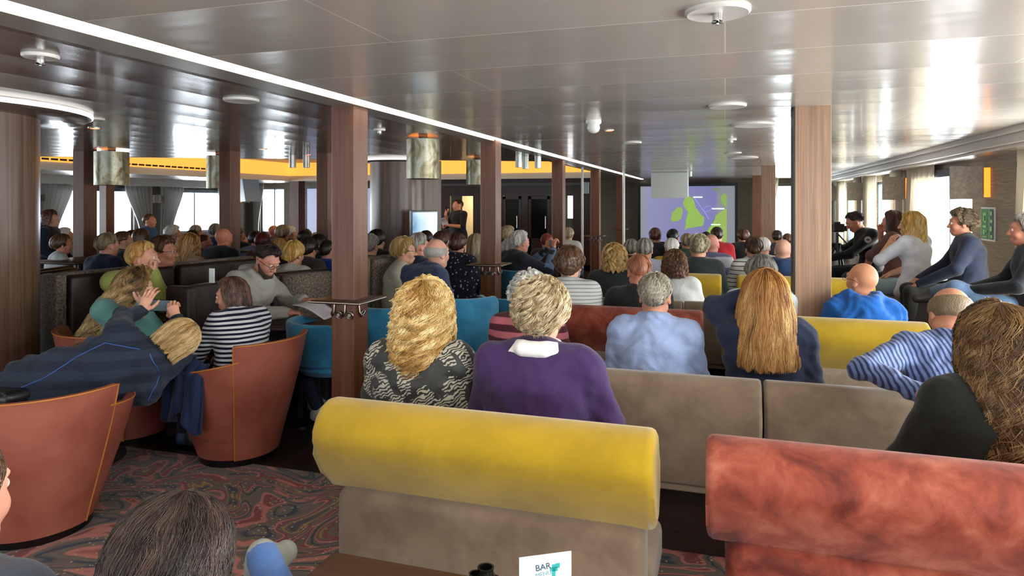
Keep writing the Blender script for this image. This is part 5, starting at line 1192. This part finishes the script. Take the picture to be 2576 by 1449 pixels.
# --- port side, near
person(672, 615, 5.3, 'bearded person with glasses in a light grey hoodie reading papers', -92, lvl=2, hair='crop', hst=dict(th=.012, len=0, side=86, back=120, hl=50, amp=.002), hc='dark', sk='#c98d76', top='#a8a69a', hood=True, glasses=True, head=(-8, -32, 0), fat=.15, trs='#222a3c', shoe='#d8d6d0', wr=.009, nstr=1300,
       pose=dict(che=(0, .03, .93), nec=(0, .09, 1.05), hd=(0, .16, 1.165), elR=(.25, .18, .8), wrR=(.12, .44, .8), elL=(-.25, .18, .8), wrL=(-.1, .42, .86), knR=(.14, .5, .58), anR=(.13, .72, .12), knL=(-.1, .48, .56)), hands=dict(L=('relax', (.2, .9, .1), None), R=('grip', None, (0, 0, 1))))
hd_ = PEOPLE[-1]
V, Q = blob([cap((-.05, .035, -.07), (-.02, .075, -.094), .019, .019, .01), cap((.05, .035, -.07), (.02, .075, -.094), .019, .019, .01), cap((-.02, .075, -.094), (.02, .075, -.094), .02, .02, .01), cap((-.062, .0, -.03), (-.05, .035, -.07), .012, .018, .01), cap((.062, .0, -.03), (.05, .035, -.07), .012, .018, .01)], .0045, wr=.001, wf=3)
bb = obj('beard', mesh_np('beard', V, Q), plain('beard_brown', '#3d271c', .8), hd_['o']); bb.matrix_local = hd_['M']['HM']
person(740, 610, 6.4, 'person with short golden blond hair in a white jumper', -4, fem=True, lvl=1, hair='full', hst=dict(th=.024, len=0, side=106, back=140, hl=58, amp=.004), hc=('#7a531f', '#c99a4c', '#f0d08a'), top='#c9c8bb', fat=.15)
person(580, 703, 4.45, 'person with a brown bob in a navy and white striped top on a tub chair', 68, fem=True, lvl=2, hst=dict(th=.022, len=.1, flen=.1, hl=50, amp=.003, wid=1.1, fw=74, loft=.8), hc=('#221512', '#55392e', '#8a6654'), sk='#cf9379', topm=striped('#d9dade', '#171a2e', .031, .5, 2, .03, .1), sleeve=.8, fat=.2,
       trs='#1c2130', nstr=2200, head=(38, -8, 0), wr=.005, pose=dict(wai=(0, -.02, .74), che=(0, .03, .92), nec=(0, .1, 1.04), hd=(0, .17, 1.15), shR=(.165, .05, .99), shL=(-.165, .05, .99), elR=(.25, .18, .74), elL=(-.24, .2, .73), wrR=(.12, .42, .68), wrL=(-.1, .46, .68)))
person(345, 680, 4.55, 'person with very long wavy blond hair and teal sleeves, cheek in hand', -46, fem=True, lvl=2, hst=dict(th=.026, len=.42, flen=.32, hl=50, amp=.010, curl=.35, wid=2.0, wave=.016, wf=3.5, fw=54, loft=2.0, roots=.5, sweep=.42), hc=('#3a2717', '#a07b48', '#dcc28c'), sk='#dba88e', top='#5f8f86', trs='#1e2230', shoe='#2d3d5c',
       nstr=2800, srad=.0012, head=(2, -6, 6), pose=dict(che=(0, .06, .92), nec=(0, .12, 1.03), hd=(0, .19, 1.14), elR=(.24, .36, .8), wrR=(.13, .22, 1.03), elL=(-.22, .3, .76), wrL=(-.05, .45, .74)), hands=dict(R=('relax', (-.25, -.2, .9), (0, 1, .3))))
# the one bending over with a phone
person(0, 0, 0, 'person with a blond bob and navy padded jacket bending sideways to film with a phone', 24, lvl=2, fem=True, loc=tuple(W(100, 3.7)), s=1.0, hst=dict(th=.022, len=.1, flen=.09, hl=46, amp=.004, wid=.92, fw=52, loft=1.2, sweep=-.25), hc=('#6b4d26', '#bb945a', '#ecd3a0'), sk='#dba486',
       topm=striped('#2b3442', '#222938', .09, .5), trs='#8a7446', fat=.42, nstr=2600, xtop=[cap((.36, .02, .74), (.54, .04, .78), .13, .1, .05), cap((.54, .04, .78), (.60, .06, .79), .085, .07, .04), cap((0, 0, .58), (.36, .02, .72), .15, .14, .06)], head=(6, -26, 52), wr=.008, collar=True, hood=False, breasts=False,
       pose=dict(pel=(-.02, 0, .56), wai=(.16, 0, .62), che=(.36, .02, .70), nec=(.56, .05, .78), hd=(.665, .09, .85), shL=(.40, .04, .92), shR=(.55, .0, .60), elL=(.30, .28, .96), wrL=(.34, .46, .97), elR=(.66, .22, .74), wrR=(.56, .42, .92), hiL=(-.1, .03, .53), hiR=(.07, .03, .53), knL=(-.2, .4, .52), knR=(.1, .42, .52)),
       hands=dict(L=('relax', (.35, .1, .9), (0, -1, .2)), R=('grip', (-.3, .1, .9), (0, -1, .2))))
bend = PEOPLE[-1]
from mathutils.bvhtree import BVHTree
def seam(person_, pts, r, m, name):
    me = person_['M']['top']; bv = BVHTree.FromPolygons([v.co[:] for v in me.vertices], [p.vertices[:] for p in me.polygons]); out = []
    for i in range(len(pts)-1):
        for k in range(8):
            t = k/8; x = pts[i][0]*(1-t)+pts[i+1][0]*t; z = pts[i][1]*(1-t)+pts[i+1][1]*t; h = bv.ray_cast(Vector((x, -2, z)), Vector((0, 1, 0)))
            if h[0] is not None: out.append(h[0]+Vector((0, -.001, 0)))
    if len(out) > 2: MB().tube(out, r, 6).build(name, m, person_['o'], 60)
m_pip = plain('blue_piping', '#2f55a0', .5)
seam(bend, [(-.05, .66), (.1, .72), (.24, .82), (.36, .88), (.46, .86), (.56, .84)], .0028, m_pip, 'jacket_piping')
seam(bend, [(.60, .82), (.63, .74), (.62, .64), (.58, .55)], .0028, m_pip, 'jacket_piping')
# --- port booth
person(362, 610, 5.35, 'person with short strawberry blond hair in a lime jumper, chin on hand', -62, fem=True, lvl=2, hst=dict(th=.014, len=0, side=92, back=134, hl=52, amp=.003, loft=.8), hc=('#8a5a20', '#cf9a4e', '#f2d592'), sk='#dfa68a', top='#a8b05c', fat=.1, nstr=1600,
       pose=dict(che=(0, .04, .93), nec=(0, .1, 1.05), hd=(0, .16, 1.17), elR=(.18, .36, .84), wrR=(.05, .25, 1.06), elL=(-.2, .3, .84), wrL=(.05, .42, .84)), hands=dict(R=('fist', (-.2, .1, .9), (0, 1, 0)), L=('relax', (.9, .1, 0), None)))
person(412, 597, 5.8, 'person with short dark hair and glasses in a blue shirt, arms on the booth table', -68, fem=False, lvl=2, hair='full', hst=dict(th=.02, len=0, side=100, back=130, hl=54, amp=.004), hc='brown', sk='#c98c72', glasses=True, top='#1f3560', sleeve=.6, nstr=1200,
       pose=dict(che=(0, .04, .93), nec=(0, .1, 1.05), hd=(0, .16, 1.17), elR=(.24, .3, .82), wrR=(.1, .55, .84), elL=(-.22, .3, .82), wrL=(-.05, .56, .84)))
# --- port crowd, further back
crowd = [
 (272, 588, 6.9, 'person with short grey hair in a navy and red jacket', -6, 'short', 'ash', striped('#1c2038', '#8c1f2c', .34, .62), .3, 1, False, 0),
 (476, 592, 7.2, 'person with long wavy red-blond hair behind the booth', 0, 'longwave', ('#5f3a1a', '#b5864c', '#e2c08a'), '#c9a98c', .1, 1, True, 0),
 (563, 572, 7.9, 'person with an orange bald head in a black jacket', -4, None, 'brown', '#1a1d24', .35, 1, False, 0),
 (312, 583, 8.0, 'person with brown hair between the grey head and the lime jumper', -30, 'short', 'brown', '#20242c', .1, 0, False, 0),
 (335, 580, 9.7, 'person with dark brown hair glimpsed in the port crowd, facing right', -50, 'short', 'dark', '#222630', 0, 0, False, 0),
 (357, 578, 9.0, 'person with a smooth brown bob rimmed with light in a pale pink top', 0, 'bob', 'brown', '#c9b4c4', 0, 0, True, 0),
 (165, 573, 9.5, 'person with white hair and a pale blue shirt at the far left', -20, 'short', 'white', '#9db0bc', .2, 0, True, 0),
 (157, 591, 8.0, 'person with brown hair in a white top at the far left table', -30, 'full', 'brown', '#cfd2d0', 0, 0, True, 0),
 (437, 568, 9.8, 'person with white hair in dark clothes before the first port window', -40, 'full', 'white', '#1d2330', 0, 0, False, 0),
 (494, 567, 10.4, 'person in a grey cap before the bright port window', 0, 'short', 'grey', '#3b4252', 0, 0, False, 0),
 (543, 563, 10.4, 'person with dark hair and blue shirt left of the bald head', 8, 'short', 'saltpep', '#2c4672', 0, 0, False, 0),
 (486, 580, 8.8, 'person with dark hair in a maroon top behind the red-blond hair', 0, 'short', 'dark', '#5c1d3c', .1, 0, False, 0),
 (515, 590, 9.3, 'person with pink cheeks just right of the red-blond hair', -40, 'crop', 'auburn', '#7c3a4c', 0, 0, False, 0),
 (645, 582, 9.2, 'person with dark hair in a pale blue shirt right of the bald head', -6, 'short', 'dark', '#7f8ca6', .1, 0, False, 0),
 (663, 588, 8.8, 'person with dark red hair above the hooded man', -6, 'full', ('#2a0c0c', '#5c1a1c', '#7c2c2a'), '#6a2a30', 0, 0, True, 0),
 (712, 568, 9.8, 'person with an ash blond bob standing out against the white window', 0, 'full', 'ash', '#1b2426', .1, 0, True, 0),
 (690, 566, 11.2, 'person with thin white hair and pink face left of the ash blond bob', -20, None, 'white', '#3b4558', 0, 0, False, 0),
 (733, 570, 10.8, 'person with white hair right of the ash blond bob', -20, 'short', 'white', '#20342e', 0, 0, False, 0),
 (768, 578, 9.6, 'person with dark hair below the lavender screen', 0, 'full', 'dark', '#2a2226', .1, 0, False, 0),
 (802, 592, 7.9, 'person with black hair beside the nearest shelf pillar', -6, 'full', 'black', '#2a2528', .1, 0, True, 0),
 (798, 585, 9.9, 'person with white hair behind the black hair beside the nearest shelf pillar', -6, 'short', 'white', '#4a4640', 0, 0, False, 0),
 (704, 602, 8.0, 'person with red-blond hair under the ash blond bob', 0, 'full', 'ginger', '#3a2a20', 0, 0, True, 0),
 (777, 600, 7.2, 'person in a brown and grey patterned jacket with dark hair right of the golden blond', -4, 'full', 'dark', '#4c4240', .2, 0, True, 0),
 (824, 606, 7.3, 'person in a bright blue jacket peeping out left of the nearest shelf pillar', 0, 'short', 'dark', '#2444a8', .1, 0, False, 0),
 (598, 570, 9.7, 'person with dark brown hair touching the right side of the bald head', 0, 'short', 'brown', '#2b2a2e', 0, 0, False, 0),
 (608, 588, 10.4, 'far person in red and white beside the pillar behind the bald man', -20, 'short', 'auburn', '#a9453f', 0, 0, False, 0),
]
for (px, py, D, lab, face, hair, hc, top, fat, lvl, fem, _) in crowd:
    kw = dict(topm=top) if not isinstance(top, str) else dict(top=top)
    pass
    person(px, py, D, lab, face, hair=hair, hc=hc, fat=fat, lvl=lvl, fem=fem, sk=['#d3a084', '#c98b70', '#d89c86'][px % 3] if hair else '#cf8468', seat=True, **kw)
person(377, 541, 12.6, 'person in a bright blue jacket perched by the port wall in profile', -70, lvl=0, hair='short', hc='brown', top='#22508e', lift=0, seat=False, sk='#c28a70', s=1.08)
person(128, 534, 8.9, 'person with dark curly hair and navy top standing at the far left, facing right', -62, fem=True, lvl=0, stand=True, hair='bobwave', hc='auburn', top='#1c2638', s=.9)
# --- right at the camera
person(432, 1283, 1.16, 'person with straight dark brown hair, back of the head at the bottom edge', 12, fem=True, lvl=2, hst=dict(th=.026, len=.14, flen=.12, hl=52, amp=.003, wid=1.05, fw=58, loft=1.0), hc=('#0d0807', '#241712', '#4d3a2f'), nstr=4500, srad=.0007, top='#4a7a6c', trs='#4a6ca6', shoe='#8f938c',
       head=(-8, -22, 0), pose=dict(knR=(.1, .5, .68), anR=(-.2, .86, .78), knL=(-.1, .45, .52), hd=(0, .06, 1.17)))
person(-112, 1112, 1.25, 'person cut off by the left edge, only a pale ear and cheek visible', 14, lvl=2, hair='short', hc='brown', sk='#dba28a', top='#3a3f4a', nstr=1500)
# ------------------------------------------------------------------ things in hands
def held(M, person_, name, label, cat, builder):
    o = builder(); o.matrix_world = person_['o'].matrix_basis@M; o['label'] = label; o['category'] = cat; return o
def mk_phone(col='#0d0f12'):
    def f():
        o = MB().box(-.075, .075, -.004, .004, -.037, .037, .004, 2).build('phone', plain('phone_'+col, col, .25)); 
        MB().box(-.068, .068, -.0055, -.004, -.033, .033).build('phone_screen', glow('phone_picture', '#3c4a50', .35), o); return o
    return f
bpy.context.view_layer.update()
held(Matrix.Translation((.45, .49, 1.0))@Euler((-.1, .06, 0)).to_matrix().to_4x4(), bend, 'phone', 'black phone held by the bending person in the padded jacket', 'phone', mk_phone())
held(Matrix.Translation((.055, .48, 1.16)), ph, 'phone', 'dark phone held up by the white-haired person in the vest', 'phone', mk_phone('#1a1f1d'))
def mk_paper(w, d, n=2):
    def f():
        V = []; 
        for j in range(9):
            for i in range(7):
                x = -w/2+w*i/6; y = -d/2+d*j/8; V.append((x, y, .018*math.sin(j*.5)+.01*(i/6)**2))
        V = np.array(V); i = np.arange(8)[:, None]; j = np.arange(6)[None]; Q = np.stack([i*7+j, i*7+j+1, (i+1)*7+j+1, (i+1)*7+j], -1).reshape(-1, 4)
        o = obj('papers', mesh_np('papers', V, Q), plain('paper_white', '#d9d2d8', .6)); s = o.modifiers.new('s', 'SOLIDIFY'); s.thickness = .003; return o
    return f
held(Matrix.Translation((.02, .62, .82))@Euler((-.28, .1, 0)).to_matrix().to_4x4(), hd_, 'papers', 'white papers in the hands of the bearded person in the hoodie', 'paper', mk_paper(.2, .29))
spk = [q for q in PEOPLE if q['label'].startswith('speaker')][0]
held(Matrix.Translation((-.02, .40, 1.24))@Euler((1.0, .2, .3)).to_matrix().to_4x4(), spk, 'papers', 'small sheet of paper in the hand of the standing speaker', 'paper', mk_paper(.16, .2))
def mk_mic():
    b = MB(); b.cyl((0, 0, -.09), .012, .15, .016, seg=16); b.build if 0 else None
    o = b.build('microphone', plain('mic_black', '#101113', .4), smooth=40); MB().lathe([(0, .06), (.02, .07), (.026, .09), (.02, .11), (0, .118)], seg=20).build('microphone_head', metalm('#303236', .5), o, 60); return o
held(Matrix.Translation((.075, .24, 1.46))@Euler((-.5, -.2, 0)).to_matrix().to_4x4(), spk, 'microphone', 'black hand microphone held by the standing speaker', 'microphone', mk_mic)
p = W(533, 4.93); MB().box(-.022, .022, -.004, .004, 0, .105).build('table_card', plain('card_white', '#eef0ee', .45), label='small white card standing on top of the booth divider', cat='card').location = (p.x, p.y, 1.06)
# camera on its tripod
p = W(2106, 8.2); e = empty('camera_tripod', (p.x, p.y, 0), .3, 'black tripod in front of the person in the black hoodie', 'tripod')
for k in range(3):
    a = 2*math.pi*k/3+.4; MB().tube([(.03*math.cos(a), .03*math.sin(a), 1.12), (.16*math.cos(a), .16*math.sin(a), .6), (.33*math.cos(a), .33*math.sin(a), .01)], [.014, .013, .01]).build('leg', plain('tripod_black', '#111214', .4), e, 60)
MB().cyl((0, 0, 1.0), .016, .28, seg=16).cyl((0, 0, 1.1), .04, .05, seg=16).build('centre_column', plain('tripod_black', '#111214', .4), e, 40); MB().tube([(0, 0, 1.27), (.12, -.05, 1.12), (.2, -.08, 1.0)], .009).build('pan_handle', plain('tripod_black', '#111214', .4), e, 60)
c = MB().box(-.07, .07, -.05, .05, 0, .1, .012).box(-.03, .03, -.03, .03, .1, .125, .008).build('video_camera', plain('camera_black', '#0c0d0e', .35), label='black camera mounted on the tripod by the starboard wall', cat='camera'); c.location = (p.x, p.y, 1.285); c.rotation_euler = (0, 0, .3)
MB().lathe([(.0, .05), (.034, .05), (.036, .13), (.03, .14), (0, .135)], seg=24, c=(0, 0, 0)).build('lens', plain('camera_black', '#0c0d0e', .35), c, 40).matrix_local = Matrix.Translation((0, 0, .05))@Euler((-math.pi/2, 0, 0)).to_matrix().to_4x4()
MB().box(.07, .12, -.003, .003, .01, .075, .003).build('viewing_screen', plain('camera_black', '#0c0d0e', .35), c)
# jacket hanging over the tub chair
cb = [o for o in COL.objects if o.get('label', '').startswith('russet leather tub chair under the woman in the striped')][0]
def hang():
    V = []; nu, nv = 26, 22
    for j in range(nv):
        t = j/(nv-1)
        for i in range(nu):
            u = i/(nu-1); a = math.radians(-112+40*u); r = .41+.03*math.sin(u*17+t*2)*t+.012*math.sin(u*31)+.02*t
            z = .70-.36*t*(1+.12*math.sin(u*9))+.03*math.sin(u*5)
            if t < .15: r -= (.15-t)*.5
            V.append((r*math.sin(a), -r*math.cos(a), z))
    V = np.array(V); i = np.arange(nv-1)[:, None]; j = np.arange(nu-1)[None]; Q = np.stack([i*nu+j, i*nu+j+1, (i+1)*nu+j+1, (i+1)*nu+j], -1).reshape(-1, 4)
    o = obj('jacket', mesh_np('jacket', V, Q), cloth('#1c2a4c', .7), label='navy jacket hanging over the side of the tub chair with the striped sitter', cat='jacket'); s = o.modifiers.new('s', 'SOLIDIFY'); s.thickness = .012
    o.matrix_world = cb.matrix_basis; return o
jk = hang()
mb = MB(); mb.lathe([(0, 0), (.007, .001), (.007, .004), (0, .005)], seg=12); q = mb.build('button', plain('button_silver', '#c9ccd2', .3), jk); q.matrix_local = Matrix.Translation((-.44, .09, .6))@Euler((0, -math.pi/2, 0)).to_matrix().to_4x4()
# dark chairs under the port crowd
proto = None
def copy_tree(o, parent=None):
    c = o.copy(); COL.objects.link(c); c.parent = parent
    for ch in o.children: copy_tree(ch, c)
    return c
for q in PEOPLE:
    if q['seat'] is True:
        lab = 'dark lounge chair seating the '+q['label']
        lab = ' '.join(lab.split()[:16])
        if proto is None: proto = tub((0, 0, 0), 0, .3, .74, m_dkl, lab, False, name='lounge_chair', seatz=.44); c = proto
        else: c = copy_tree(proto); c['label'] = lab
        c['group'] = 'dark lounge chairs under the port crowd'
        c.location = q['loc']; c.rotation_euler = (0, 0, math.radians(q['face']))
for q in PEOPLE[-2:]:
    s = MB().lathe([(0, 0), (.2, 0), (.22, .05), (.24, .4), (.22, .43), (0, .44)], seg=32).build('stool', m_gry, smooth=40, label='round taupe stool under the '+' '.join(q['label'].split()[:8]), cat='stool'); s.location = (q['loc'][0], q['loc'][1]-.02, 0)
